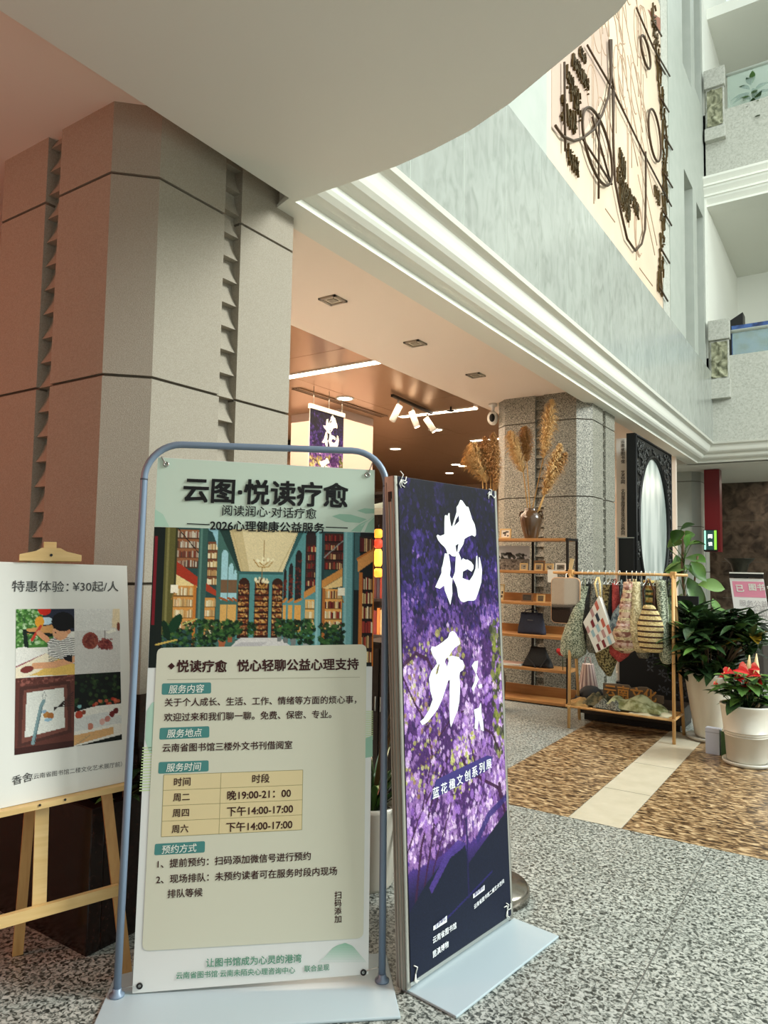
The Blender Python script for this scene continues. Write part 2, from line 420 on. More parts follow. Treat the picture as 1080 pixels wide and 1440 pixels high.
wp(wy(942), s1[0], lo, 13)
zt1, zt2, zb1, zb2 = wz(963, 240), wz(980, 286), wz(957, 76), wz(976, 116)
wp(s1[0], s1[1], zt1, zb1 - .05); wp(s1[1], s1[2], lo, 13); wp(s1[2], s1[3], zt2, zb2 - .05); wp(s1[3], yc, lo, 13)
for a, b in ((s1[0], s1[1]), (s1[2], s1[3])): wp(a, b, lo, 13, 2, -0.22)
M_slot = granite('grey stone in painted shade', [(104, 106, 98), (134, 136, 126), (150, 150, 140), (166, 166, 156)], [0.3, 0.45, 0.56, 0.7], 30, (1, 1, 1), 0.8, 0.15, False)  # recess stone coloured darker to give the slots depth shade
struct(w1.build('wall_hall', [M_wst, M_rough, M_slot]), 'white stone hall wall with tall recessed slots right of the mural', 'wall')

# far wall: balconies over two floors
YW = YB - .30
def fx(px, py): return ony(px, py, YW)
w2 = MB(); x0 = XW + .0; x9 = 7.0
z2, z3b, z3t, z3w = fx(1040, 498).z, fx(1003, 288).z, fx(1003, 250).z, fx(1025, 152).z
w2.bx(x0, YW, ZS + .27, x9, YW + .35, z2, 0)
w2.bx(x0, YW, z3t, x9, YW + .35, z3w, 0)
for k in range(3):
    t0 = z3b + (z3t - z3b) * k / 3; t1 = z3b + (z3t - z3b) * (k + 1) / 3
    w2.prism([(YW + .06 - .06 * k, t0 + .05), (YW + .03 - .06 * k, t0), (YW + .35, t0), (YW + .35, t1), (YW - .035 - .06 * k + .03, t1), (YW - .02 - .06 * k + .02, t0 + .12)],
             lambda a, b: Vector((x0, a, b)), lambda a, b: Vector((x9, a, b)), 2)
w2.bx(x0, YW + .35, z3b + .02, x9, YW + 4, z3b + .2, 2)                     # ceilings over the balcony floors
w2.bx(x0, YW + .35, 11.0, x9, YW + 4, 11.2, 2); w2.bx(x0, YW + 3.6, 3.4, x9, YW + 3.8, 13, 2); w2.bx(x0, YW + .35, z2 - .9, x9, YW + 4, z2 - .8, 2); w2.bx(x0, YW + .35, z3w - .9, x9, YW + 4, z3w - .8, 2)
w2.bx(x0 - .2, YW, ZS + .27, x0 + .03, YW + 3.8, 13, 2)
w2.bx(fx(1036, 440).x, YW + 3.5, fx(1040, 446).z, fx(1075, 440).x + .4, YW + 3.6, fx(1040, 428).z, 3)
struct(w2.build('wall_far', [M_rough, M_wst, M_paint, mat('dark grille', (26, 28, 26), .6)]), 'far hall wall with stone balcony fronts on two floors', 'wall')
M_relief = granite('carved olive stone', [(98, 100, 78), (128, 128, 102), (146, 146, 120), (166, 166, 140)], [0.35, 0.47, 0.55, 0.68], 9, (1, 1, 1), 0.8, 1.0, False)
M_glass = mat('balcony glass', (190, 212, 200), 0.05, alpha=0.28)
for lab, (pa, pb, zc, za, zb_, zz) in (('second floor', (997, 1027, 452, 480, 535, 562)), ('third floor', (991, 1020, 101, 127, 183, 200))):
    xa, xb = fx(pa, zc).x, fx(pb, zc).x; zt = fx(pa + 15, zc).z; zq, zr, ze = fx(pa + 15, za).z, fx(pa + 15, zb_).z, fx(pa + 15, zz).z
    t = thing('balcony_pier', 'stone pier with a carved olive panel on the %s balcony' % lab, 'pier', ((xa + xb) / 2, YW - .12, ze))
    cx_ = (xa + xb) / 2; hw = (xb - xa) / 2
    b = MB(); b.bx(-hw, 0, zq - ze, hw, .118, zt - ze); b.bx(-hw, 0, 0, hw, .118, zr - ze); b.bx(-hw + .02, .05, zr - ze, hw - .02, .118, zq - ze); b.build('pier_block', M_rough, t, bevel=.008)
    rl = MB(); rl.grid(28, 34, lambda u, v: Vector((-hw + .04 + u * (2 * hw - .08), .045 - .035 * max(0, math.sin(9 * u + 4 * math.sin(6 * v))) * abs(math.cos(11 * v + 3 * u)), zr - ze + .03 + v * (zq - zr - .06))))
    rl.build('carved_panel', M_relief, t)
    zg0, zg1 = (z2, fx(1045, 462).z) if lab[0] == 's' else (z3w, fx(1045, 95).z)
    g = MB().bx(xb - .02, YW + .06, zg0, 4.0, YW + .075, zg1, 0)
    gl = thing('glass_balustrade', 'clear glass balustrade with pale handrail on the %s balcony' % lab, 'balustrade', (1.0, YW, zg0))
    gg = MB().bx(xb - .98, .05, 0, 3.0, .062, zg1 - zg0); gg.build('glass_pane', M_glass, gl)
    MB().tube([(xb - 1.0, .056, (zg1 - zg0) * .98), (3.0, .056, (zg1 - zg0) * .98)], .03, 10).build('handrail', mat('pale rail', (206, 212, 204), .4), gl)
    if lab[0] == 's':
        MB().bx(xb - 1.0, .12, -.02, 3.0, .14, .52).build('blue_panel', mat('blue printed panel', (22, 40, 82), .5, noise=(6, (60, 92, 150), .1)), gl)
# columns: chamfered squares with joints, a scalloped groove in each face and a dark foot
def column(cx, cy, m, label, y_foot=0.86):
    b = MB(); hw, c = .552, .135; gw, gd = .052, .055
    def ring(z, o):
        w = hw - o; cc = c - o * .4
        pts = []
        for k in range(4):
            q = k * PI / 2; co, si = math.cos(q), math.sin(q)
            loc = [(w, -w + cc), (w, -gw), (w - gd, -gw), (w - gd, gw), (w, gw), (w, w - cc)]
            pts += [Vector((cx + x * co - y * si, cy + x * si + y * co, z)) for x, y in loc]
        return pts
    zs = [0.0, 1.287, 1.299, 2.122, 2.134, 2.960, 2.972, 3.5]
    for i in range(0, 8, 2): b.loft([ring(zs[i], 0), ring(zs[i + 1] if i < 7 else 3.5, 0)], 0, False)
    for i in (1, 3, 5): b.loft([ring(zs[i], .014), ring(zs[i + 1], .014)], 1, False, False)
    for k in range(4):                                                  # scallops stacked in the groove
        q = k * PI / 2; Mz = Matrix.Translation((cx, cy, 0)) @ Matrix.Rotation(q, 4, 'Z')
        z = 0.06
        while z < 3.4:
            f = []
            for t in range(7):
                zz = z + .109 * t / 6; dd = .040 * (1 - math.sin(PI / 2 * t / 6)) if t else .040
                f.append((dd, zz))
            b.prism([(0, z)] + [(d + .003, zz) for d, zz in f] + [(0, z + .109)],
                    lambda a, bb: Mz @ Vector((hw - gd + a, -gw, bb)), lambda a, bb: Mz @ Vector((hw - gd + a, gw, bb)), 0)
            z += .109
    o = struct(b.build('column', [m, M_groove]), label, 'column')
    return o
column(-2.928, 2.268, M_col, 'big grey beige chamfered column behind the welcome sign')
column(-2.928, 8.03, M_colg, 'speckled granite chamfered column behind the pampas jar')
p3 = onz(963, 677, 2.966)
column(p3.x - .30, p3.y + .552, M_wst, 'pale column right of the oval mirror, farthest down the hall')
# wall and dark facing at the back of the ground floor
wb = MB(); wb.bx(-3.4, YB + .1, ZS + .0, 7, YB + 6.5, ZS + .2, 1); wb.bx(-3.4, YB + 3.4, 0, 7, YB + 3.6, ZS + .02, 0)
for z in (.75, 1.5, 2.35): wb.bx(-2.4, YB + 3.395, z, 7, YB + 3.40, z + .012, 2)
struct(wb.build('wall_back', [granite('brown marble facing', [(54, 44, 36), (84, 70, 58), (104, 88, 74), (120, 102, 86)], [.3, .45, .58, .7], 5, (1, 1, 1), .25), M_paint, M_groove]), 'dark brown marble wall under the far balcony', 'wall')
# shop rear and sides, lobby enclosure
ws = MB(); ws.bx(-11, 15.6, 0, -2.9, 15.8, 3.5, 0); ws.bx(-10.9, 2.6, 0, -10.7, 15.8, 3.5, 0)
struct(ws.build('wall_shop', mat('shop wall', (190, 160, 136), .8)))
wv = MB(); wv.bx(-9, -6.2, 0, 1.5, -6, 3.4); wv.bx(-9.2, -6, 0, -9, 2.9, 3.4); wv.bx(-9, 2.75, 0, -3.4, 2.9, 3.4)
struct(wv.build('wall_lobby', mat('lobby wall', (150, 120, 104), .8)))
wo = MB(); wo.bx(9.0, 3, 0, 9.2, 20, 13, 0)
for y in (5, 8, 11, 14): wo.bx(8.7, y, 0, 9.0, y + .8, 13, 0)
struct(wo.build('wall_opposite', mat('opposite stone', (176, 180, 170), .7)))

# ------------------------------------------------------------ the mural on the hall wall
M_mur = mat('mural plaster', (204, 184, 160), .7, noise=(2.2, (194, 172, 148), .25))
M_mur2 = mat('darker mural plaster', (180, 156, 139), .7, noise=(2.2, (170, 147, 130), .25))
M_rod = mat('bronze rod', (70, 52, 34), .45, .5)
M_gly = mat('bronze lettering', (84, 66, 34), .4, .5)
M_line = mat('engraved line', (168, 142, 118), .8)
XM = XW - .055
def mu(px, py): p = onx(px, py, XM); return (p.y, p.z)
ya, yb = wy(769) + .01, wy(933) - .01; ZM0, ZM1 = 4.3, 8.9
mt = thing('mural', 'tall salmon mural with bronze circles, rods and script on the hall wall', 'mural', (XM, ya, ZM0))
def ml(a, b, d=0.0): return Vector((d, a - ya, b - ZM0))
MB().bx(0, 0, 0, .04, yb - ya, ZM1 - ZM0).build('mural_panel', M_mur, mt)
b = MB()
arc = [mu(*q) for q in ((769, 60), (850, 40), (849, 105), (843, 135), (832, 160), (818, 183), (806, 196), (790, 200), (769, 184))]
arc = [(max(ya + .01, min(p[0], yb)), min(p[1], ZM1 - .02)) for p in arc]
b.flat([arc], lambda a, z: ml(a, z, .0425)); b.build('darker_field', M_mur2, mt)  # field of the mural in a darker plaster tone
b = MB(); q = [mu(*v) for v in ((906, 15), (931, 15), (933, 52), (917, 40))]; q = [(p[0], min(p[1], ZM1 - .02)) for p in q]
b.flat([q], lambda a, z: ml(a, z, .043)); b.build('red_brown_field', mat('mural red brown', (150, 100, 78), .7, noise=(14, (120, 76, 58), .15)), mt)
def mcurve(name, pts, r, m, closed=False, d=.075):
    return MB().tube([ml(*mu(*p), d) for p in pts], r, 8, 0, closed).build(name, m, mt)
def moval(c, top, bot, left, right, n=36):
    """an upright ring on the mural seen as a slanted oval: through its top, bottom, left and right points"""
    (y0, zt), (y1, zb) = mu(*top), mu(*bot); (yl, zl), (yr, zr) = mu(*left), mu(*right)
    cy, cz = (yl + yr) / 2, (zt + zb) / 2; ry, rz = (yr - yl) / 2, (zt - zb) / 2
    return [ml(cy + ry * math.cos(2 * PI * i / n), cz + rz * math.sin(2 * PI * i / n), .075) for i in range(n)]
for c in (((0, 0), (822, 154), (850, 282), (808, 200), (851, 262)), ((0, 0), (894, 48), (902, 100), (892, 60), (906, 92)), ((0, 0), (908, 153), (917, 234), (903, 172), (921, 214))):
    MB().tube(moval(*c), .014, 8, 0, True).build('bronze_ring', M_rod, mt)
mcurve('bronze_ring_arc', ((769, 181), (780, 196), (795, 202), (808, 198), (824, 186), (836, 165), (845, 140), (849, 112), (847, 60)), .013, M_rod)
mcurve('bronze_ring_arc', ((853, 130), (852, 200), (855, 260), (863, 300), (872, 338), (884, 355), (893, 345), (898, 325), (899, 280), (899, 222)), .013, M_rod)
mcurve('bronze_ring_arc', ((849, 60), (850, 110), (853, 130)), .013, M_rod)
for pts in (((815, 68), (853, 132), (898, 222), (936, 292)), ((809, 200), (831, 233), (850, 262)), ((832, 163), (831, 282)), ((782, 92), (783, 216)), ((850, 60), (850, 86)), ((886, 15), (910, 70), (934, 110)), ((899, 216), (899, 280)), ((822, 168), (849, 262)), ((851, 130), (853, 215))):
    mcurve('bronze_rod', pts, .011, M_rod)
en = MB()
for _ in range(70):
    a = RNG.uniform(ya + 1.2, yb - .8); z = RNG.uniform(4.8, 8.5); L_ = RNG.uniform(.3, 1.5)
    k = RNG.integers(3)
    if k == 0: en.tube([ml(a, z, .041), ml(a, min(z + L_, 8.8), .041)], .007, 5)
    elif k == 1: en.tube([ml(a, z, .041), ml(min(a + L_ * .6, yb - .1), z - L_ * .5 if z > 5.5 else z, .041)], .007, 5)
    else: en.tube([ml(a + .18 * math.cos(i / 3), z + .3 * math.sin(i / 3), .041) for i in range(17)], .007, 5)
en.build('engraved_lines', M_line, mt)
def scribble(p0, p1, hgt, n, name='bronze_script'):
    """a line of unreadable raised script between two points of the mural"""
    (a0, c0), (a1, c1) = mu(*p0), mu(*p1); g = MB()
    for i in range(n):
        t = (i + .5) / n; a = a0 + (a1 - a0) * t; c = c0 + (c1 - c0) * t; w = abs(a1 - a0) / n * .40
        for _ in range(5):
            x1, y1, x2, y2 = RNG.uniform(-1, 1, 4)
            g.bar(ml(a + x1 * w, c + y1 * hgt * .42, .06), ml(a + x2 * w, c + y2 * hgt * .42, .06), .013, .022, 0, (1, 0, 0))
    g.build(name, M_gly, mt)
scribble((795, 84), (819, 126), .20, 9); scribble((787, 110), (808, 157), .34, 8); scribble((779, 152), (802, 178), .30, 6); scribble((806, 74), (815, 88), .15, 4)
scribble((860, 247), (891, 301), .22, 13); scribble((863, 224), (872, 244), .30, 5); scribble((863, 270), (879, 306), .34, 7); scribble((788, 214), (805, 245), .24, 6); scribble((913, 268), (921, 284), .26, 3)
for k in range(15):
    y0 = 20 + k * 26.5; x0_ = 908 + min(k, 6) * 2.6 - max(0, k - 9) * 1.4
    if y0 < 420: scribble((x0_ + 1, y0), (x0_ + 9, y0 + 12), .42, 2)
    if k % 2 == 0 and y0 < 400: mcurve('bronze_slash', ((x0_ + 2, y0 + 14), (x0_ + 14, y0 + 34)), .012, M_rod)

# ------------------------------------------------------------ lamps and fittings of the shop ceiling
M_led = mat('led strip', (255, 244, 230), .5, emit=((255, 236, 214), 9.0))
M_lamp = mat('lamp lens', (255, 238, 214), .5, emit=((255, 226, 190), 14.0))
M_white = mat('white enamel', (226, 224, 216), .4)
M_black = mat('black metal', (22, 21, 20), .45, .3)
M_satin = mat('satin steel', (176, 176, 170), .28, .9)
for lab, xa, xb, q in (('nearest', -7.6, onz(531, 507, ZB).x, onz(460, 520, ZB).y), ('middle', onz(560, 585, ZB).x, onz(668, 573, ZB).x, onz(620, 579, ZB).y), ('farthest', onz(664, 620, ZB).x, -3.9, onz(680, 618, ZB).y)):
    t = thing('led_strip_light', '%s of the long white light strips in the bronze ceiling' % lab, 'light', ((xa + xb) / 2, q, ZB), group='ceiling light strips')
    h = (xb - xa) / 2
    MB().bx(-h, -.055, -.008, h, .055, 0).build('diffuser', M_led, t); b = MB().bx(-h, -.063, -.012, h, -.056, 0).bx(-h, .056, -.012, h, .063, 0); b.build('trim', M_white, t)
for lab, q in (('beside the hanging purple banner', (485, 560)), ('right of the track spotlights', (613, 604)), ('just above the dark purple banner', (556, 631)), ('deep in the shop, left one of a close pair', (641, 653)), ('deep in the shop, right one of a close pair', (651, 655)), ('deepest in the shop', (632, 665))):
    p = onz(*q, ZB); t = thing('downlight', 'round recessed downlight %s' % lab, 'light', p, group='round ceiling downlights')
    MB().lathe([(.001, -.006), (.085, -.006), (.085, 0)], n=24).build('lens', M_lamp, t)
    MB().lathe([(.087, 0), (.087, -.008), (.105, -.010), (.112, 0)], n=24).build('trim_ring', M_white, t)
pa, pb_ = onz(553, 553, ZB), onz(606, 577, ZB)
t = thing('track_light', 'white ceiling track with three cylinder spotlights', 'light', (pa + pb_) / 2)
d = (pb_ - pa) / 2; MB().bar(-d * 1.05 - Vector((0, 0, .03)), d * 1.05 - Vector((0, 0, .03)), .035, .03).build('track_rail', M_black, t)
for k, sgn in ((-.75, -1), (-.02, 1), (.8, 1)):
    c = d * k + Vector((0, 0, -.06)); s_ = MB().tube([c, c + Vector((0, 0, -.07))], .012, 8).tube([c + Vector((0, 0, -.05)), c + Vector((0, 0, -.09))], .022, 8)
    e = c + Vector((.0, 0, -.09)); q_ = {-.75: -.42, -.02: .34, .8: .62}[k]; dr = Vector((.833 * q_, .553 * q_, -.9)).normalized()
    o = s_.tube([e - dr * .04, e + dr * .16], .038, 18).build('spotlight', M_white, t)
    MB().tube([e + dr * .161, e + dr * .164], .03, 16).build('lens', M_lamp if sgn > 0 else M_white, o)
for lab, q in (('nearest', (468, 421)), ('middle', (584, 482)), ('farthest', (669, 527))):
    p = onz(*q, ZP); t = thing('recessed_fitting', '%s small square recessed fitting in the shop front ceiling' % lab, 'light', p, group='square ceiling fittings')
    b = MB()
    for a in range(4):
        Mr = Matrix.Rotation(a * PI / 2, 4, 'Z'); b.bx(-.075, -.075, -.014, .075, -.055, 0, 0, Mr)
    b.build('frame', mat('fitting metal', (160, 150, 134), .4, .3), t); MB().bx(-.055, -.055, -.006, .055, .055, 0).build('lens', mat('dim lens', (206, 196, 176), .4), t)
    MB().bx(-.03, -.03, -.012, .03, .03, -.006).build('lamp_core', mat('lamp core', (150, 140, 122), .4), t)
va, vb = onz(420, 545, ZB), onz(537, 586, ZB); vd = (vb - va) / 2
t = thing('ceiling_vent', 'long slot air vent in the bronze ceiling above the hanging banner', 'vent', (va + vb) / 2)
L_ = vd.length; b = MB(); b.bx(-.06, -L_, -.012, -.045, L_, 0).bx(.045, -L_, -.012, .06, L_, 0); b.build('vent_frame', mat('vent metal', (150, 120, 92), .4, .5), t)
b = MB(); [b.bx(x - .004, -L_, -.008, x + .004, L_, 0) for x in (-.02, .02)]; b.build('slat', M_bronze, t); MB().bx(-.045, -L_, -.003, .045, L_, 0).build('dark_slot', M_groove, t)
# small things on the ceiling
p = onz(634, 572, ZB); t = thing('sprinkler', 'small black sprinkler head in the bronze ceiling', 'sprinkler', p)
MB().tube([(0, 0, 0), (0, 0, -.05)], .012, 8).build('stem', M_black, t); MB().lathe([(.001, -.06), (.05, -.055), (.05, -.05), (.001, -.05)], n=12).build('deflector', M_black, t)
p = ony(693, 588, 7.62); t = thing('security_camera', 'white dome camera with black lens at the column top', 'camera', (p.x, p.y, ZP))
hz = p.z - ZP
b = MB().lathe([(.05, 0), (.05, -.03), (.02, -.04), (.02, hz + .05)], n=16); b.build('mount', M_white, t)
b = MB().ell((0, 0, hz), (.065, .065, .085)); b.build('housing', M_white, t); MB().ell((.012, -.045, hz - .005), (.035, .03, .05)).build('lens', M_black, t)
for lab, za, q0, q1 in (('upper', 3.12, (404, 586), (436, 578)), ('lower', 2.92, (404, 607), (436, 600))):
    p0, p1 = ony(*q0, 7.4 if za > 3 else 8.6), ony(*q1, 7.4 if za > 3 else 8.6)
    t = thing('ceiling_rail', '%s black spotlight rail seen left of the hanging purple banner' % lab, 'light', (p0 + p1) / 2, group='black spotlight rails')
    dd = (p1 - p0) / 2; MB().bar(-dd * 2.2, dd * 1.2, .05, .05).build('track_rail', M_black, t)
    MB().tube([dd * .7, dd * .7 + Vector((0, 0, ZB - (p0.z + p1.z) / 2))], .012, 6).build('hanger_rod', M_black, t)
    MB().tube([dd * .8 + Vector((0, 0, -.01)), dd * 1.0 + Vector((0, 0, -.11))], .04, 10).build('spotlight', M_black, t) if za > 3 else MB().tube([-dd * .6, -dd * .6 + Vector((0, 0, -.1)), -dd * .7 + Vector((0, -.02, -.24))], [.012, .045, .045], 10).build('spotlight', M_black, t)

# jacaranda artwork used on the tall sign and on the hanging banner
def jacaranda(w, h, blooms=True):
    P_ = Paint(w, h, 0, 0, 100, 270, (14, 14, 34)); yy = P_.Y / 270
    stops = [(0, (9, 10, 24)), (.12, (12, 12, 34)), (.22, (26, 18, 66)), (.34, (58, 36, 108)), (.46, (128, 86, 156)), (.6, (168, 124, 184)), (.7, (138, 92, 166)), (.78, (78, 50, 128)), (.85, (26, 24, 56)), (1, (20, 26, 44))]
    for k in range(3): P_.im[..., k] = np.interp(yy, [s[0] for s in stops], [s[1][k] / 255 for s in stops])
    tone = np.kron(RNG.uniform(0, 1, (18, 9)), np.ones((8, 8))); sx, sy = w / 100, h / 270
    ramps = [((8, 8, 20), (12, 11, 32), (24, 17, 58)), ((16, 13, 42), (36, 24, 80), (64, 44, 118)), ((46, 26, 72), (94, 64, 132), (140, 104, 168)), ((66, 36, 88), (138, 100, 158), (204, 176, 210))]
    for _ in range(int(16000 * w / 190)):
        cx, cy = RNG.uniform(0, 100), RNG.uniform(0, 214); f = np.interp(cy + RNG.normal(0, 9), [0, 45, 75, 105, 214], [0, .7, 1.5, 2.8, 3.0]); k = min(3, int(f + RNG.uniform(0, 1)))
        tn = tone[min(143, int(cy / 270 * 144)), min(71, int(cx / 100 * 72))]; q = int(np.clip(tn * 2.2 + RNG.normal(0, .55), 0, 2)); c = np.array(ramps[k][q]) * RNG.uniform(.85, 1.12) / 255
        r = RNG.uniform(.5, 1.5); i, j = int(cx * sx), int(cy * sy); ri, rj = max(1, int(r * sx)), max(1, int(r * 1.7 * sy)); i0, i1, j0, j1 = max(0, i - ri), min(w, i + ri + 1), max(0, j - rj), min(h, j + rj + 1)
        xx, yy2 = np.meshgrid(np.arange(i0, i1) - i, np.arange(j0, j1) - j); m_ = (xx / (ri + .3)) ** 2 + (yy2 / (rj + .3)) ** 2 <= 1
        P_.im[j0:j1, i0:i1][m_] = P_.im[j0:j1, i0:i1][m_] * .2 + c * .8
    P_.dots(0, 95, 32, 178, 170, [(160, 158, 80), (186, 186, 116), (140, 112, 66)], .4, 1.3, 1.2); P_.dots(42, 152, 66, 186, 90, [(166, 170, 70), (190, 194, 104)], .4, 1.4, 1.3)
    P_.dots(88, 85, 100, 170, 120, [(70, 80, 34), (120, 124, 50), (44, 46, 30)], .8, 2.6, 1.3); P_.dots(30, 88, 60, 120, 40, [(150, 146, 70), (120, 112, 60)], .8, 2.2)
    bk = (52, 22, 52)
    for pts, wd in (([(0, 106), (12, 100), (22, 104), (30, 116)], 2.2), ([(0, 112), (10, 128), (20, 140), (24, 158), (14, 185)], 1.2), ([(3, 262), (6, 232), (12, 205), (24, 180), (40, 160)], 1.8), ([(12, 262), (14, 226), (24, 196), (30, 176)], 1.5), ([(20, 250), (22, 220), (34, 200), (44, 182), (48, 168)], 1.2), ([(0, 205), (10, 190), (22, 178)], 1.3),
                    ([(52, 165), (62, 175), (78, 184), (90, 190), (97, 206)], 2.2), ([(60, 152), (66, 170), (72, 182)], 1.4), ([(74, 150), (86, 156), (94, 168)], 1.6), ([(92, 188), (99, 214)], 2.6), ([(30, 150), (44, 140), (56, 138)], 1.2)):
        P_.line(pts, wd, bk, .9)
    P_.dots(0, 120, 100, 200, 260, [(190, 150, 208), (206, 178, 218), (150, 106, 186), (128, 84, 168)], .6, 1.8, 1.6)
    P_.poly([(0, 236), (14, 226), (30, 218), (52, 212), (56, 226), (100, 206), (100, 270), (0, 270)], (20, 26, 44)); P_.poly([(18, 228), (34, 214), (46, 210), (54, 214), (50, 216), (38, 218), (20, 232)], (70, 50, 122), .9)
    P_.poly([(64, 214), (78, 202), (100, 196), (100, 200), (80, 206), (66, 218)], (44, 38, 96), .8); P_.line([(30, 250), (56, 244), (80, 238)], 1.2, (40, 34, 96), .8); P_.line([(55, 200), (55, 245)], 1.5, (30, 26, 70), .8)
    P_.fuzz(.07)
    return P_.im
HUA = [[[(390, 110), (415, 122), (460, 190), (485, 195), (500, 240), (530, 340), (560, 400), (575, 470), (575, 530), (560, 548), (530, 530), (480, 550), (440, 575), (425, 640), (395, 690), (370, 735), (345, 745), (330, 785), (290, 780), (265, 755), (235, 750), (220, 700), (195, 665), (160, 635), (125, 590), (105, 540), (120, 525), (150, 540), (200, 520), (200, 380), (205, 300), (220, 290), (235, 305), (250, 268), (262, 270), (265, 340), (280, 420), (290, 430), (310, 370), (345, 255), (345, 195), (365, 170)],
        [(372, 290), (375, 365), (315, 425), (335, 350)], [(332, 655), (368, 632), (352, 735), (342, 720)]],
       [[(205, 748), (250, 752), (268, 860), (274, 930), (264, 1010), (280, 1040), (298, 1045), (290, 1120), (295, 1230), (270, 1360), (240, 1280), (205, 1190), (195, 1130), (145, 1170), (90, 1150), (130, 1060), (165, 980), (165, 930), (180, 880)]],
       [[(335, 790), (340, 745), (370, 740), (395, 800), (400, 835), (420, 805), (455, 825), (475, 820), (520, 850), (548, 890), (545, 930), (525, 965), (475, 935), (420, 965), (415, 1040), (450, 1055), (500, 1070), (540, 1010), (570, 930), (580, 780), (592, 775), (598, 930), (605, 930), (610, 790), (622, 800), (640, 890), (648, 950), (640, 1090), (610, 1190), (575, 1290), (550, 1310), (480, 1310), (430, 1330), (395, 1315), (365, 1260), (350, 1160), (320, 1080), (298, 1042), (325, 970), (330, 900)]]]
HUA = [[[(600 + x / 8.47, 690 + y / 8.47) for x, y in lp] for lp in g] for g in HUA]
KAI = [[[(415, 130), (440, 140), (490, 220), (498, 270), (440, 310), (400, 360), (380, 400), (420, 395), (485, 410), (500, 435), (525, 445), (545, 500), (530, 545), (495, 570), (490, 610), (497, 720), (490, 880), (470, 980), (440, 1050), (400, 1155), (390, 1110), (385, 1000), (385, 760), (388, 650), (370, 660), (345, 740), (310, 850), (260, 960), (200, 1040), (150, 1100), (95, 1135), (70, 1095), (110, 1060), (165, 970), (205, 860), (180, 770), (165, 640), (190, 560), (250, 480), (240, 440), (205, 390), (185, 330), (195, 295), (235, 300), (310, 250), (370, 200), (385, 150)],
        [(370, 410), (375, 450), (360, 510), (335, 460), (345, 425)], [(270, 480), (278, 490), (260, 580), (235, 600), (250, 530)]]]
KAI = [[[(580 + x / 7.575, 870 + y / 7.575) for x, y in lp] for lp in g] for g in KAI]
ROLL = Board((-1.253, 2.086), .14, .99, math.radians(3.0))
HUAU = [[[ROLL.uv(*p) for p in lp] for lp in g] for g in HUA]; KAIU = [[[ROLL.uv(*p) for p in lp] for lp in g] for g in KAI]

# purple banner hanging in the shop
XH = -4.93
c0, c1, c2, c3 = onx(436, 568, XH), onx(483, 581, XH), onx(483, 655, XH), onx(436, 655, XH)
hw = c1.y - c0.y; zt = (c0.z + c1.z) / 2; hh = hw * 2.55
t = thing('hanging_banner', 'narrow purple flower banner hanging from the shop ceiling', 'banner', (XH, c0.y, zt))
picture('printed_cloth', jacaranda(60, 150), ((0, -.04), (hw, -.04), (hw, -hh), (0, -hh)), t, lambda a, b: Vector((0.006, a, b)))
MB().bx(-.004, 0, -hh, .0, hw, -.02).build('backing_cloth', M_white, t)
MB().bx(-.015, -.01, -.05, .02, hw + .01, 0).build('hanging_bar', M_white, t)
[MB().tube([(0, hw * k, 0), (0, hw * k, ZB - zt - .005)], .004, 6).build('hanging_wire', M_satin, t) for k in (.1, .55, .95)]
b = MB(); k = hw / .60
for gset in (HUAU, KAIU):
    for g in gset: b.flat([[((u + .02) * k, (v - 1.70) * k) for u, v in lp] for lp in g], lambda a, z: Vector((.0085, a, z)))
b.build('white_lettering', mat('white ink', (236, 234, 230), .5), t)
# pink square pillar behind it, shop furniture glimpsed between the two signs
q = onz(488, 578, ZB); struct(MB().bx(q.x - .8, q.y - .15, 0, q.x, onz(528, 589, ZB).y, ZB).build('column', mat('shop pillar paint', (206, 184, 172), .7)), 'pale pink square pillar inside the shop behind the hanging banner', 'column')
struct(MB().bx(-9.2, 11.5, 0, -7.2, 12, 2.4).bx(-8.6, 9.6, 0, -8.1, 10.2, 3.3).build('wall_partition', mat('shop wall', (190, 160, 136), .8)))

# ------------------------------------------------------------ welcome sign: printed sheet sprung in a bent tube frame
B1 = Board((-1.998, 1.515), .758, .652, math.radians(3.5)); U1 = B1.uv
M_tube = mat('blue grey enamel tube', (122, 138, 158), .38, .15); M_plate = mat('pale blue steel plate', (176, 190, 196), .4, .1)
t = thing('welcome_sign', 'tall pale green reading therapy sign in a blue grey tube frame', 'sign', B1.o, B1.rz)
WF, HF, RF = .848, 1.80, .125
path = [(0, .012), (0, .6), (0, HF - RF)] + [(RF - RF * math.cos(a), HF - RF + RF * math.sin(a)) for a in np.linspace(.15, PI / 2, 9)]
path = path + [(WF / 2, HF)] + [(WF - x, z) for x, z in path[::-1]]
MB().tube([(x, 0, z) for x, z in path], .0122, 14).build('tube_frame', M_tube, t, xf=B1.X)
for x in (0, WF): MB().tube([(x, 0, HF - RF - .005), (x, 0, HF - RF)], .0132, 14).build('joint_collar', mat('dark seam', (70, 80, 92), .5), t, xf=B1.X)
b = MB().bx(-.035, -.19, 0, WF + .035, .17, .010); b.build('base_plate', M_plate, t, bevel=.004)
for x in (0, WF): MB().lathe([(.024, .010), (.024, .016), (.014, .022), (.014, .034)], (x, 0, 0), 16).build('socket', M_tube, t)
def s1(d): return lambda a, b_: B1.X @ Vector((a, -d, b_))
SHEET = [U1(*q) for q in ((222, 643), (527, 661), (518, 1370), (186, 1397))]
def lerp2(p, q, k): return (p[0] + (q[0] - p[0]) * k, p[1] + (q[1] - p[1]) * k)
sh = MB(); mid = [lerp2(SHEET[0], SHEET[3], .5), lerp2(SHEET[1], SHEET[2], .5)]
sh.prism([SHEET[0], mid[0], SHEET[3], SHEET[2], mid[1], SHEET[1]], s1(-.0012), s1(0))
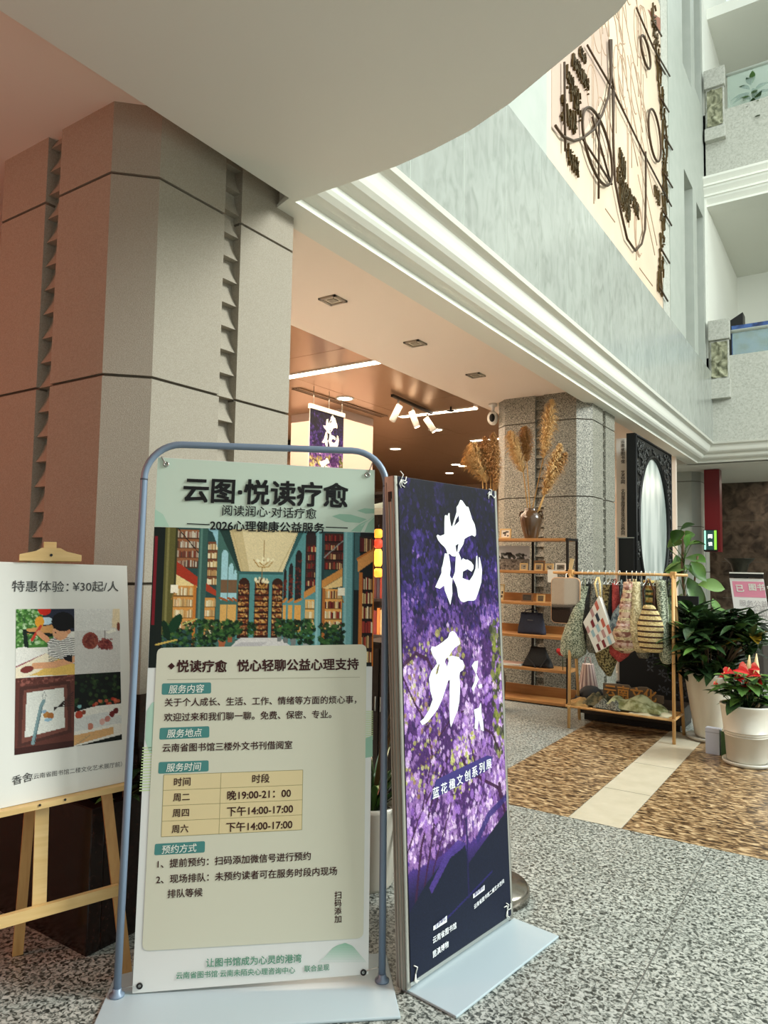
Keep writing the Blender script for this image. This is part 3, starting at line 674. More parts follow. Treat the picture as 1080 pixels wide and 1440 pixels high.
C1 = {'w': (226, 226, 222), 'sage': (198, 214, 198), 'card': (212, 210, 190), 'teal': (74, 134, 130), 'tan': (222, 204, 158), 'brown': (62, 28, 26), 'leaf': (150, 190, 168), 'leaf2': (174, 206, 186), 'lime': (196, 214, 160), 'rule': (176, 172, 150), 'grn': (92, 150, 122), 'blk': (22, 22, 22), 'tl': (150, 140, 100)}
def ink(k): return mat('ink ' + k, C1[k], .5, spec=.25)
ws_ = sh.build('printed_sheet', ink('w'), t)
keys = ['sage', 'leaf', 'leaf2', 'card', 'teal', 'tan', 'rule', 'lime', 'grn', 'tl']
ar = MB()
def px(*pts): return [U1(*p) for p in pts]
def shape(pts, k, d): ar.flat([px(*pts)], s1(d), keys.index(k))
shape(((222, 643.5), (526.8, 661.5), (526.4, 749), (217, 741)), 'sage', .0005)
Z = lambda pts: [(180 + x / 2.842, 600 + y / 2.842) for x, y in pts]
shape(Z([(815, 358), (845, 349), (890, 351), (955, 370), (925, 385), (870, 381)]), 'leaf', .0008)
shape(Z([(915, 336), (945, 326), (985, 329), (984, 346), (950, 348)]), 'leaf', .0008)
shape(Z([(890, 418), (925, 390), (955, 375), (930, 421)]), 'leaf', .0008); shape(Z([(945, 421), (960, 385), (984, 362), (983, 423)]), 'leaf', .0008); shape(Z([(930, 395), (984, 355), (984, 359), (932, 399)]), 'leaf2', .001)
shape(Z([(108, 330), (140, 350), (165, 400), (106, 398)]), 'leaf2', .0008)
# bands at the sides of the card
for k in range(16):
    y = 1050 + k * 4; shape(((200.5 - k * .3, y + 1), (222, y), (222, y + 1.6), (200.5 - k * .3, y + 2.6)), 'lime', .0006)
    y = 1000 + k * 2.6; shape(((512, y), (524.5, y - .5), (524.5, y + .7), (512, y + 1.2)), 'lime', .0006)
shape(((206, 1000), (214, 988), (222, 985), (222, 1060), (210, 1058), (204, 1040)), 'leaf2', .0006); shape(((510, 1040), (524, 1034), (524, 1064), (512, 1066)), 'leaf', .0007)
# hill at the lower right
hill = [(446, 1353), (456, 1346), (468, 1333), (478, 1327), (486, 1326), (496, 1330), (506, 1342), (515, 1352)]
for k in range(8):
    f = k / 8; cl = 'hill%d' % k; keys.append(cl); C1[cl] = tuple(int(a + (b_ - a) * f) for a, b_ in zip((150, 190, 166), (222, 224, 220)))
    lo_, hi_ = 1326 + 3.4 * k, 1326 + 3.4 * (k + 1)
    rowl = [x for x, y in hill if y <= hi_]
    def cross(yv, side):
        h_ = hill[:5] if side else hill[4:][::-1]
        for (xa, ya_), (xb, yb2) in zip(h_[:-1], h_[1:]):
            if min(ya_, yb2) <= yv <= max(ya_, yb2): return xa + (xb - xa) * (yv - ya_) / (yb2 - ya_ + 1e-9)
        return h_[0][0]
    shape(((cross(lo_ + .2, 1), lo_), (cross(lo_ + .2, 0), lo_), (cross(min(hi_, 1352), 0), hi_), (cross(min(hi_, 1352), 1), hi_)), cl, .0006)
# the card
def rquad(tl, tr, br, bl, r, k, d):
    tl, tr, br, bl = px(tl, tr, br, bl); pts = []
    for p, a, q in ((tl, bl, tr), (tr, tl, br), (br, tr, bl), (bl, br, tl)):
        pa_, pq = lerp2(p, a, r / math.dist(p, a)), lerp2(p, q, r / math.dist(p, q))
        for i in range(5):
            s_ = i / 4; pts.append(tuple((1 - s_) ** 2 * pa_[j] + 2 * s_ * (1 - s_) * p[j] + s_ ** 2 * pq[j] for j in (0, 1)))
    ar.flat([pts], s1(d), keys.index(k))
rquad((221, 911), (515.5, 906), (511, 1319), (200, 1337), .022, 'card', .0016)
shape(((235, 955.2), (506, 951.8), (506, 952.6), (235, 956)), 'rule', .0019)
for tl, tr, br, bl in (((228, 961), (297, 959.5), (297, 975), (227.5, 977)), ((225, 1023.5), (294.5, 1021), (294.5, 1037), (224, 1040)), ((223.5, 1071.5), (293.5, 1069), (293.5, 1084.5), (222.5, 1088)), ((218, 1186.5), (288.5, 1182.5), (288, 1198.5), (217, 1202.5))):
    rquad(tl, tr, br, bl, .006, 'teal', .0019)
TL, TR, BR_, BL = (230.5, 1089.5), (426, 1082.5), (424.5, 1166.5), (227, 1176.5)
shape((TL, TR, BR_, BL), 'tan', .0019)
def tline(a, b_):
    (x1, y1), (x2, y2) = px(a, b_); dx, dy = x2 - x1, y2 - y1; L_ = math.hypot(dx, dy); nx, ny = -dy / L_ * .0007, dx / L_ * .0007
    ar.flat([[(x1 - nx, y1 - ny), (x2 - nx, y2 - ny), (x2 + nx, y2 + ny), (x1 + nx, y1 + ny)]], s1(.0021), keys.index('tl'))
for k in range(5): f = k / 4; tline(lerp2(TL, BL, f), lerp2(TR, BR_, f))
tline(TL, BL); tline(TR, BR_); tline((311, 1086.5), (308, 1172.5))
ar.build('printed_artwork', [ink(k) for k in keys], t)
def wr(m, lines, name, d=.0024):
    for ln in lines:
        b_ = MB(); body, p0, p1 = ln[:3]; write(b_, body, U1(*p0), U1(*p1), s1(d), 0, *(ln[3:] if len(ln) > 3 else (.014,)))
        b_.build(name, m, t)
wr(ink('blk'), [("云图·悦读疗愈", (259, 688), (489, 697.5), .04, 1.0), ("阅读润心·对话疗愈", (313, 717.5), (445, 722.5), .012), ("2026心理健康公益服务", (296, 738.5), (456, 743), .03)], 'heading_lettering')
for p, q in (((263, 736.5), (295, 738)), ((458, 741.5), (489, 742.5))):
    b = MB(); (x1, y1), (x2, y2) = U1(*p), U1(*q); b.flat([[(x1, y1 - .0017), (x2, y2 - .0017), (x2, y2 + .0017), (x1, y1 + .0017)]], s1(.0024)); b.build('heading_dash', ink('blk'), t)
wr(ink('brown'), [("◆", (236.5, 936.5), (246, 936.5)), ("悦读疗愈", (249, 936.5), (319, 936.8), .042), ("悦心轻聊公益心理支持", (334, 936), (504, 933.5), .042),
    ("关于个人成长、生活、工作、情绪等方面的烦心事，", (232, 987.5), (501, 983.5), .018), ("欢迎过来和我们聊一聊。免费、保密、专业。", (231, 1008.5), (466, 1004), .018),
    ("云南省图书馆三楼外文书刊借阅室", (229, 1051.5), (411, 1047), .02), ("时间", (245, 1099.5), (268, 1098.5), .02), ("时段", (355, 1095), (379, 1094), .02),
    ("周二", (244, 1121), (267, 1120), .02), ("周四", (243, 1143), (266, 1142), .02), ("周六", (242, 1165.5), (265, 1164.5), .02),
    ("晚19:00-21：00", (320, 1118.5), (409, 1114.5), .025), ("下午14:00-17:00", (319.5, 1141), (412, 1136.5), .025), ("下午14:00-17:00", (318.5, 1163), (411, 1158.5), .025),
    ("1、提前预约：扫码添加微信号进行预约", (222, 1214.5), (437, 1203), .018), ("2、现场排队：未预约读者可在服务时段内现场", (220, 1236.5), (474, 1224), .018), ("排队等候", (236, 1256.5), (285, 1254), .018)]
    + [(c, (470.5, 1258.5 + 11.2 * i), (480, 1258 + 11.2 * i), .02) for i, c in enumerate("扫码添加")], 'body_lettering')
wr(mat('ink cream', (232, 236, 226), .42), [("服务内容", (238, 969.3), (287, 967.8), .012, 1.0, .12), ("服务地点", (235.5, 1031.5), (284, 1029.8), .012, 1.0, .12), ("服务时间", (234.5, 1079.3), (282.5, 1077.4), .012, 1.0, .12), ("预约方式", (228, 1194.5), (276.5, 1191.5), .012, 1.0, .12)], 'tag_lettering')
wr(ink('grn'), [("让图书馆成为心灵的港湾", (290, 1353.5), (424, 1347), .016), ("云南省图书馆·云南未陌央心理咨询中心", (248, 1371.5), (415, 1363.5), .012), ("联合呈现", (428, 1362), (463, 1359.5), .012)], 'footer_lettering')
# library photograph
P = Paint(310, 190, 40, 2, 1042, 572, (30, 52, 50))
P.rect(0, 0, 1100, 600, (44, 74, 72)); P.poly([(360, 0), (700, 0), (622, 180), (425, 180)], (228, 210, 164)); P.poly([(360, 0), (430, 0), (470, 180), (425, 180)], (206, 186, 138)); P.line([(690, 0), (600, 178)], 3, (190, 166, 116)); P.line([(385, 0), (440, 178)], 3, (190, 166, 116))
P.rect(415, 178, 630, 458, (84, 140, 138)); P.rect(415, 178, 630, 192, (52, 96, 96))
for cx, hw_ in ((447, 25), (527, 32), (598, 25)):
    P.rect(cx - hw_, 232, cx + hw_, 455, (58, 28, 16)); P.oval(cx, 232, hw_, 26, (58, 28, 16))
    for r_ in range(9):
        y = 234 + r_ * 24; P.rect(cx - hw_ + 4, y, cx + hw_ - 4, y + 15, (206, 148, 74) if 3 <= r_ <= 6 else (120, 62, 34)); P.line([(cx - hw_, y + 18), (cx + hw_, y + 18)], 2.5, (40, 18, 10)); P.dots(cx - hw_ + 4, y, cx + hw_ - 4, y + 14, 26, [(60, 26, 18), (150, 86, 40), (214, 176, 110), (96, 34, 26)], 2, 3, 2)
P.poly([(440, 452), (615, 452), (830, 572), (250, 572)], (214, 210, 206)); P.poly([(440, 470), (560, 470), (520, 490), (380, 500)], (190, 186, 186)); P.poly([(560, 500), (700, 520), (640, 530), (480, 520)], (200, 196, 196))
def shelves(x0, y0, x1, y1, n, base, books, slope=0.0):
    P.poly([(x0, y0), (x1, y0 + slope), (x1, y1), (x0, y1)], base)
    for k in range(n):
        ya_ = y0 + (y1 - y0) * k / n + 4; yb_ = y0 + (y1 - y0) * (k + 1) / n - 5; x = x0 + 2
        while x < x1 - 3:
            w_ = RNG.uniform(4, 8); c = books[RNG.integers(len(books))]; P.rect(x, ya_ + RNG.uniform(2, 9), x + w_ - .8, yb_, c); x += w_
        P.rect(x0, yb_, x1, yb_ + 4, tuple(int(v * .55) for v in base))
PB = [(226, 206, 160), (206, 176, 120), (236, 222, 186), (180, 140, 90)]; RB = [(120, 30, 30), (150, 52, 40), (80, 24, 24), (206, 170, 120), (100, 60, 40)]
P.rect(40, 0, 95, 600, (22, 30, 26)); P.rect(48, 40, 58, 400, (120, 24, 34)); P.rect(92, 0, 145, 440, (96, 92, 48)); P.rect(100, 0, 112, 430, (130, 124, 74)); P.rect(136, 0, 146, 440, (60, 60, 34))
shelves(146, 10, 242, 170, 4, (150, 96, 62), [(200, 190, 170), (120, 60, 44), (176, 160, 140), (90, 60, 50)]); P.line([(150, 10), (240, 105)], 4, (30, 26, 24)); P.poly([(146, 142), (240, 205), (240, 245), (146, 196)], (168, 54, 34)); P.poly([(146, 196), (240, 246), (236, 250), (146, 240)], (240, 214, 150))
shelves(138, 242, 225, 420, 4, (214, 150, 76), PB); P.rect(225, 240, 236, 540, (196, 120, 50)); P.rect(240, 0, 278, 572, (58, 92, 84)); P.rect(246, 0, 256, 572, (90, 128, 116))
shelves(282, 60, 330, 240, 5, (120, 72, 48), PB); P.poly([(280, 0), (340, 0), (336, 140), (318, 60), (300, 20), (282, 10)], (150, 196, 206)); P.poly([(280, 230), (330, 265), (330, 285), (280, 262)], (170, 62, 36)); shelves(276, 290, 322, 450, 4, (214, 150, 76), PB)
P.poly([(325, 0), (365, 0), (425, 180), (415, 470), (322, 560)], (70, 108, 98))
for x_, w_, y_ in ((358, 15, 95), (388, 11, 150), (407, 7, 178)):
    P.rect(x_ - w_, y_ + 20, x_ + w_, 300, (166, 208, 214)); P.oval(x_, y_ + 22, w_, 26, (166, 208, 214)); P.rect(x_ - w_, 215, x_ + w_, 270, (120, 90, 64)); P.rect(x_ - w_, 318, x_ + w_, 430, (220, 170, 96)); P.line([(x_ - w_, 290), (x_ + w_, 300)], 9, (160, 86, 44))
P.poly([(325, 0), (372, 0), (430, 178), (418, 178)], (38, 62, 56))
P.poly([(700, 0), (780, 0), (780, 572), (800, 572), (640, 470), (622, 180)], (92, 148, 148)); P.poly([(690, 0), (716, 0), (628, 180), (620, 180)], (50, 92, 92))
for x_, w_, y_ in ((632, 6, 190), (658, 9, 165), (692, 14, 110)):
    P.rect(x_ - w_, y_, x_ + w_, 300, (40, 34, 34)); P.oval(x_, y_, w_, 24, (40, 34, 34)); P.rect(x_ - w_, 318, x_ + w_, 430, (226, 164, 84)); P.line([(x_ - w_, 304), (x_ + w_, 292)], 10, (196, 128, 62)); P.dots(x_ - w_, y_ + 20, x_ + w_, 280, 30, [(120, 50, 36), (90, 34, 30)], 2, 3, 2)
P.rect(722, 30, 770, 262, (48, 34, 34)); P.oval(746, 32, 24, 34, (48, 34, 34)); shelves(726, 60, 768, 240, 5, (60, 34, 30), RB); P.poly([(718, 262), (770, 232), (770, 260), (718, 290)], (206, 140, 70)); shelves(726, 292, 766, 420, 3, (232, 176, 96), PB)
P.line([(722, 190), (768, 150)], 3, (40, 36, 34)); P.rect(770, 0, 800, 572, (112, 166, 168)); P.rect(774, 0, 782, 572, (146, 192, 192)); P.rect(796, 0, 808, 572, (40, 64, 66))
shelves(808, 10, 895, 168, 4, (70, 34, 28), RB); P.line([(808, 115), (893, 42)], 4, (150, 150, 146)); P.poly([(800, 212), (893, 158), (893, 192), (800, 246)], (214, 146, 74)); P.poly([(803, 246), (893, 194), (893, 236), (812, 250)], (244, 206, 140)); P.rect(803, 246, 815, 572, (176, 104, 46)); shelves(815, 248, 893, 420, 4, (232, 168, 90), PB + RB)
P.rect(895, 0, 962, 572, (112, 164, 166)); P.rect(902, 0, 914, 572, (140, 186, 186)); P.rect(940, 0, 962, 572, (66, 112, 116)); P.rect(945, 0, 1042, 572, (24, 30, 30)); P.rect(948, 0, 975, 250, (60, 96, 98))
shelves(972, 20, 1042, 92, 1, (40, 30, 28), RB); P.poly([(962, 118), (1042, 72), (1042, 122), (966, 174)], (216, 150, 82)); P.line([(962, 118), (1042, 72)], 8, (190, 112, 52)); P.rect(972, 176, 986, 572, (188, 110, 48)); shelves(986, 190, 1036, 560, 6, (34, 20, 18), RB + PB); P.rect(1034, 60, 1042, 572, (206, 120, 40))
for x_, y_ in ((140, 258), (890, 262)): P.rect(x_ - 15, y_ - 20, x_ + 15, y_ + 14, (250, 240, 214)); P.line([(x_, y_ + 14), (x_ + 10 * (1 if x_ > 500 else -1), y_ + 40)], 5, (150, 110, 50))
for cx, cy, s_ in ((533, 140, 46), (527, 226, 32)):
    P.line([(cx, cy - s_ * 2), (cx, cy)], 3, (150, 110, 50)); P.line([(cx - s_, cy - 10), (cx - s_ * .5, cy + 18), (cx, cy + 22), (cx + s_ * .5, cy + 18), (cx + s_, cy - 10)], 4, (176, 132, 60)); P.line([(cx - s_ * .6, cy - 6), (cx, cy + 16), (cx + s_ * .6, cy - 6)], 4, (176, 132, 60)); P.dots(cx - s_, cy - 18, cx + s_, cy, 16, [(255, 244, 206)], 3, 6, 1.5)
GR = [(24, 56, 28), (44, 84, 36), (16, 36, 20), (70, 112, 52), (12, 26, 16)]
for cx, cy, rx, ry, n_, pot in ((170, 470, 75, 80, 200, None), (290, 440, 40, 60, 150, (150, 76, 46)), (357, 425, 32, 42, 110, (170, 96, 60)), (392, 415, 22, 34, 80, (150, 84, 52)), (424, 412, 18, 30, 60, None), (612, 412, 20, 34, 70, (120, 124, 122)), (640, 416, 24, 36, 80, (110, 114, 112)), (674, 420, 26, 40, 90, (120, 124, 122)), (735, 430, 34, 52, 130, (150, 156, 154)), (850, 455, 55, 62, 180, None), (487, 420, 14, 26, 40, None)):
    if pot: P.poly([(cx - rx * .5, cy + ry * .8), (cx + rx * .5, cy + ry * .8), (cx + rx * .4, cy + ry * 1.6), (cx - rx * .4, cy + ry * 1.6)], pot)
    P.dots(cx - rx, cy - ry, cx + rx, cy + ry * .9, n_, GR, 4, 11, .8)
P.oval(150, 395, 22, 44, (20, 58, 34), 1, .6); P.oval(112, 420, 14, 40, (16, 44, 26), 1, -.4); P.line([(70, 480), (160, 460)], 7, (206, 176, 90)); P.line([(180, 400), (245, 375)], 5, (190, 190, 110)); P.fuzz(.03)
picture('library_picture', P.im, px((217, 741), (526.6, 749.3), (524.3, 937), (208.5, 939)), t, s1(.0009))
# eyelets and springs holding the sheet
for q, tgt in (((234, 653), (.055, HF - .045)), ((517, 668), (WF - .05, HF - .04)), ((196.5, 1386), (.0, .03)), ((511, 1367), (WF, .055))):
    u_, v_ = U1(*q); cen = B1.X @ Vector((u_, -.002, v_))
    o = MB().tube([cen + B1.X @ Vector((.0075 * math.cos(a), -.001, .0075 * math.sin(a))) for a in np.linspace(0, 2 * PI, 14)[:-1]], .0028, 8, 0, True).build('eyelet', M_satin if q[1] < 1000 else M_black, t)
    e = B1.X @ Vector((tgt[0], -.0, tgt[1])); n_ = 60; d_ = e - cen
    sp = MB()
    if q[1] < 1000:
        sp.tube([cen + d_ * (i / n_) + Vector((0, .0045 * math.cos(i * 1.3), .0045 * math.sin(i * 1.3))) * min(1, i / 6, (n_ - i) / 6) for i in range(n_ + 1)], .0012, 6)
    else: sp.tube([cen, cen + d_ * .5 + Vector((0, -.004, .004)), e], .0014, 6)
    sp.build('spring', M_satin, o)

# ------------------------------------------------------------ tall purple flower sign with channel sides
t = thing('flower_sign', 'tall dark purple flower sign with white brush characters on a pale base plate', 'sign', ROLL.o, ROLL.rz)
UR = ROLL.uv; LR = ROLL.lean; XR = ROLL.X
def s2(d): return lambda a, b_: XR @ Vector((a, -d, b_))
WR, HR = .612, 1.70
M_alu = mat('brushed aluminium', (150, 148, 138), .42, .35, noise=(60, (168, 166, 156), .2, (1, 1, .03)))
for u0 in (-.022, WR - .004):
    b = MB(); b.bx(u0, .0, .012, u0 + .006, .044, HR).bx(u0 + .016, .0, .012, u0 + .022, .044, HR).bx(u0, .0, .012, u0 + .022, .006, HR).bx(u0, .034, .012, u0 + .022, .040, HR - .02).bx(u0 - .003, .012, .012, u0 + .002, .018, HR - .08).bx(u0 - .003, .026, .012, u0 + .002, .03, HR - .08)
    o = b.build('side_channel', M_alu, t, xf=XR)
    MB().bx(u0 - .004, .013, HR - .09, u0 + .01, .027, HR - .055).build('catch', M_black, o, xf=XR)
MB().bx(-.02, .002, HR - .022, WR + .016, .04, HR - .006).build('top_rail', M_alu, t, xf=XR)
MB().bx(-.02, .0, .016, WR + .016, .04, .034).build('bottom_rail', M_satin, t, xf=XR)
MB().bx(-.012, -.19, 0, WR + .03, .036, .009).build('base_plate', M_plate, t, bevel=.003)
MB().prism([(-.003, .03), (WR, .03), (WR, HR), (-.003, HR)], s2(.0), s2(.002)).build('cloth_panel', mat('dark cloth', (18, 18, 34), .6), t)
picture('flower_print', jacaranda(190, 520), ((-.003, HR - .002), (WR - .008, HR - .002), (WR, .034), (-.003, .034)), t, s2(.003))
b = MB()
for gset in (HUAU, KAIU):
    for g in gset: b.flat(g, s2(.0045))
for g in ([[(666, 930), (671, 929), (670, 940), (668, 948), (665, 942), (662, 936)]], [[(668, 946), (672, 955), (669, 962), (664, 972), (662, 968), (666, 958)]], [[(671, 963), (676, 962), (677, 966), (672, 968)]], [[(665, 998), (672, 995), (675, 988), (676, 1005), (678, 1015), (679, 1028), (675, 1026), (672, 1012), (670, 1026), (666, 1024), (667, 1010)]]):
    b.flat([[UR(*p) for p in lp] for lp in g], s2(.0045))
b.build('brush_lettering', mat('white brush ink', (236, 238, 240), .5), t)
b = MB(); b.flat([[UR(*p) for p in ((604, 1125), (612, 1096), (684, 1062), (692, 1064), (686, 1082), (634, 1110))]], s2(.0042)); b.build('ribbon', mat('ribbon ink', (48, 38, 108), .5), t)
R0, R1 = UR(606, 1117), UR(691, 1071)
for i, c in enumerate("蓝花楹文创系列展"):
    b = MB(); p = lerp2(R0, R1, (i + .45) / 8); write(b, c, (p[0] - .018, p[1]), (p[0] + .018, p[1]), s2(.0052), 0, .02, 1.0); b.build('ribbon_lettering', mat('white brush ink', (236, 238, 240), .5), t)
for body, p0, p1, hs in (("云南省图书馆二楼艺术空间", (665, 1275), (707, 1238), 1.0), ("云南省图书馆", (607, 1322), (640, 1300), 1.0), ("昆滇博物", (607, 1342), (629, 1326), 1.0)):
    b = MB(); write(b, body, UR(*p0), UR(*p1), s2(.0052), 0, .02, hs)
    b.build('small_lettering', mat('white brush ink', (236, 238, 240), .5), t)
for q in (((608, 1302), (627, 1287), (627, 1296), (608, 1308)), ((664, 1257), (680, 1244), (680, 1251), (664, 1263))):
    b = MB(); b.flat([[UR(*p) for p in q]], s2(.0046)); b.build('white_label', mat('white brush ink', (236, 238, 240), .5), t)
b = MB(); write(b, "主办单位", UR(610, 1302.5), UR(625, 1290), s2(.0054), 0, .01); b.build('label_lettering', mat('ribbon ink', (48, 38, 108), .5), t); b = MB(); write(b, "展览地点", UR(665.5, 1257.5), UR(678.5, 1246.5), s2(.0054), 0, .01); b.build('label_lettering', mat('ribbon ink', (48, 38, 108), .5), t)
for u_, v_ in ((.01, HR - .012), (WR - .03, HR - .02), (.02, .05), (WR - .03, .06)):
    b = MB()
    for k in range(5):
        a = RNG.uniform(0, 6.3); b.tube([XR @ Vector((u_, -.005, v_)), XR @ Vector((u_ + .02 * math.cos(a), -.008, v_ + .02 * math.sin(a))), XR @ Vector((u_ + .03 * math.cos(a + .6), -.006, v_ + .03 * math.sin(a + .6)))], .0022, 5)
    b.build('corner_tie', M_white, t)
# post with a round steel foot just behind it
t = thing('barrier_post', 'round steel foot of a post behind the purple flower sign', 'post', (-1.345, 2.865, 0))
MB().lathe([(.172, 0), (.172, .038), (.16, .052), (.05, .064), (.03, .066)], n=40).build('foot', mat('foot steel', (150, 142, 132), .22, .9), t)
MB().lathe([(.025, .066), (.025, .92), (.03, .93), (.03, .96), (.012, .975)], n=20).build('pole', M_satin, t)

# ------------------------------------------------------------ easel with the workshop poster
EB = Board((-2.06, 1.599), math.cos(math.radians(64)), math.sin(math.radians(64)), math.radians(10)); UE = EB.uv; XEZ = EB.X
M_pine = mat('pine wood', (206, 160, 98), .5, noise=(9, (184, 134, 76), .22, (6, 6, .5)))
M_pine2 = mat('pale pine wood', (222, 188, 130), .5, noise=(9, (208, 170, 108), .22, (.6, 6, 6)))
def e3(u, v, n=0.0): return XEZ @ Vector((u, n, v))
t = thing('easel', 'pine easel holding the white workshop poster at the left edge', 'easel', EB.o, EB.rz)
cu = UE(66, 950)[0]
q0, q1 = UE(172, 1105), UE(15, 1139); sl_ = (q0[1] - q1[1]) / (q0[0] - q1[0])
def led(u): return q0[1] + (u - q0[0]) * sl_
ru, rv = UE(181, 1383); lu_ = UE(151, 1110)
MB().bar(e3(lu_[0], led(lu_[0]), .03), e3(ru, .0, .03) * 1.0, .034, .02, 0, (0, 1, 0)).build('leg', M_pine, t)
MB().bar(e3(2 * cu - lu_[0], led(2 * cu - lu_[0]), .03), e3(2 * cu - ru, .0, .03), .034, .02, 0, (0, 1, 0)).build('leg', M_pine, t)
MB().bar(e3(cu, 1.3, .05), Vector((-.304, .341, .0)), .034, .02, 0, (0, 1, 0)).build('rear_leg', M_pine, t)
cb0, cb1 = UE(163, 1253), UE(15, 1294)
def cbv(u): return cb0[1] + (u - cb0[0]) * (cb0[1] - cb1[1]) / (cb0[0] - cb1[0])
MB().bar(e3(cb0[0] + .01, cbv(cb0[0] + .01), .012), e3(2 * cu - cb0[0] - .01, cbv(2 * cu - cb0[0] - .01), .012), .036, .018, 0, (0, 1, 0)).build('crossbar', M_pine2, t)
MB().bar(e3(cu, cbv(cu), .03), e3(cu, 1.475, .03), .042, .018, 0, (0, 1, 0)).build('center_post', M_pine2, t)
MB().bar(e3(.005, led(.005), -.012), e3(2 * cu - .005, led(2 * cu - .005), -.012), .018, .045, 0, (0, 1, 0)).build('ledge', M_pine2, t)
c0, c1 = UE(33, 790), UE(97, 782); v0 = UE(66, 790)[1]
b = MB().prism([(cu - .10, v0), (cu + .10, v0), (cu + .10, v0 + .022), (cu + .05, v0 + .034), (cu + .03, v0 + .046), (cu - .03, v0 + .046), (cu - .05, v0 + .034), (cu - .10, v0 + .022)], lambda a, z: e3(a, z, -.022), lambda a, z: e3(a, z, .006)); b.build('clamp', M_pine2, t, bevel=.002)
b = MB().bar(e3(cu, v0 + .05, .0185), e3(cu, 1.43, .0185), .008, .006, 0, (0, 1, 0)); b.build('slot', mat('dark slot', (96, 66, 34), .8), t)
for q in ((55, 1118), (90, 1112)):
    u_, v_ = UE(*q); MB().tube([e3(u_, led(u_), -.0355), e3(u_, led(u_), -.038)], .004, 8).build('screw', M_black, t)
MB().tube([e3(cu, v0 + .02, -.022), e3(cu, v0 + .02, -.025)], .005, 8).build('screw', M_black, t)
# the poster on it
t = thing('workshop_poster', 'white poster with four photos standing on the pine easel', 'poster', EB.o, EB.rz)
def s3(d): return lambda a, b_: e3(a, b_, -d)
tr, br = UE(178, 796), UE(181, 1081); left = 2 * cu
P4 = [(left, tr[1] + .012), tr, (UE(182, 940)[0], (tr[1] + br[1]) / 2), (br[0], led(br[0]) + .012), (left, led(left) + .012)]
MB().prism(P4, s3(-.002), s3(.006)).build('board', mat('poster card', (222, 220, 212), .5), t)
def wr3(lines, name):
    for body, p0, p1, bo in lines:
        b_ = MB(); write(b_, body, UE(*p0), UE(*p1), s3(.0072), 0, bo, 1.0); b_.build(name, mat('grey print', (66, 64, 62), .5), t)
wr3([("特惠体验：", (17, 824.5), (96, 825.5), .01), ("¥30起/人", (102, 825), (166, 825), .01)], 'price_lettering')
wr3([("香舍", (17, 1098), (45, 1091), .01), ("（云南省图书馆二楼文化艺术展厅前）", (44, 1092), (171, 1074), .0)], 'place_lettering')
def zp(x, y): return UE(10 + x / 4.645, 800 + y / 4.645)
A = Paint(84, 100, 55, 262, 440, 715, (226, 222, 212))
A.rect(50, 250, 300, 520, (70, 120, 52)); A.dots(50, 262, 230, 500, 260, [(120, 170, 90), (60, 100, 44), (190, 214, 170), (40, 80, 40)], 4, 12); A.rect(230, 262, 440, 420, (40, 44, 60)); A.oval(240, 272, 42, 34, (206, 40, 26)); A.oval(250, 345, 45, 26, (190, 214, 226)); A.oval(208, 350, 30, 36, (232, 160, 50)); A.poly([(100, 400), (300, 370), (320, 430), (120, 430)], (206, 150, 90)); A.poly([(100, 410), (300, 430), (290, 455), (100, 420)], (20, 30, 24)); A.poly([(100, 400), (125, 400), (140, 520), (110, 520)], (20, 34, 26)); A.line([(160, 470), (215, 380)], 18, (196, 60, 44))
A.poly([(55, 520), (110, 512), (250, 560), (55, 640)], (232, 228, 220)); A.line([(60, 640), (245, 565)], 8, (140, 40, 60)); A.poly([(180, 600), (440, 540), (440, 715), (120, 700)], (222, 182, 96)); A.poly([(55, 650), (250, 560), (330, 600), (200, 680), (100, 715), (55, 715)], (236, 222, 196))
A.poly([(255, 470), (300, 460), (370, 470), (410, 440), (438, 520), (440, 640), (330, 600), (270, 580)], (226, 222, 216))
for k in range(14): A.line([(256 + k, 470 + k * 11), (330, 458 + k * 13), (438, 470 + k * 13)], 4.2, (30, 30, 34))
A.line([(205, 425), (255, 470)], 36, (214, 150, 110)); A.oval(345, 420, 54, 58, (222, 164, 124)); A.oval(398, 420, 14, 18, (206, 144, 106)); A.oval(362, 352, 76, 66, (18, 16, 18)); A.poly([(292, 330), (300, 400), (345, 390), (370, 420), (395, 400), (438, 400), (430, 330)], (18, 16, 18)); A.oval(312, 425, 7, 5, (60, 36, 30)); A.line([(305, 462), (330, 466)], 4, (170, 90, 80))
A.line([(440, 610), (300, 640), (180, 640)], 44, (220, 160, 120)); A.poly([(360, 590), (420, 580), (420, 630), (375, 615)], (24, 24, 28)); A.oval(128, 660, 42, 22, (120, 50, 44), 1, -.15); A.fuzz(.03)
Bq = Paint(66, 96, 437, 262, 737, 690, (206, 202, 196)); Bq.rect(437, 262, 690, 410, (216, 214, 208)); Bq.poly([(690, 262), (737, 262), (737, 400), (680, 390)], (226, 206, 170)); Bq.oval(725, 385, 12, 30, (120, 60, 44)); Bq.poly([(640, 420), (700, 395), (710, 415), (660, 432)], (232, 228, 214)); Bq.line([(532, 380), (532, 425)], 3, (90, 80, 76)); Bq.oval(540, 475, 52, 56, (136, 64, 52)); Bq.oval(540, 475, 40, 44, (120, 52, 44)); Bq.dots(505, 440, 575, 510, 70, [(150, 80, 64), (96, 40, 34)], 3, 6)
Bq.oval(635, 500, 46, 32, (112, 46, 44)); Bq.dots(595, 465, 680, 535, 60, [(136, 60, 56), (90, 34, 36), (150, 74, 66)], 5, 10); Bq.line([(635, 410), (635, 470)], 2.5, (90, 80, 76)); Bq.line([(632, 535), (632, 575)], 2.5, (90, 80, 76)); Bq.fuzz(.03)
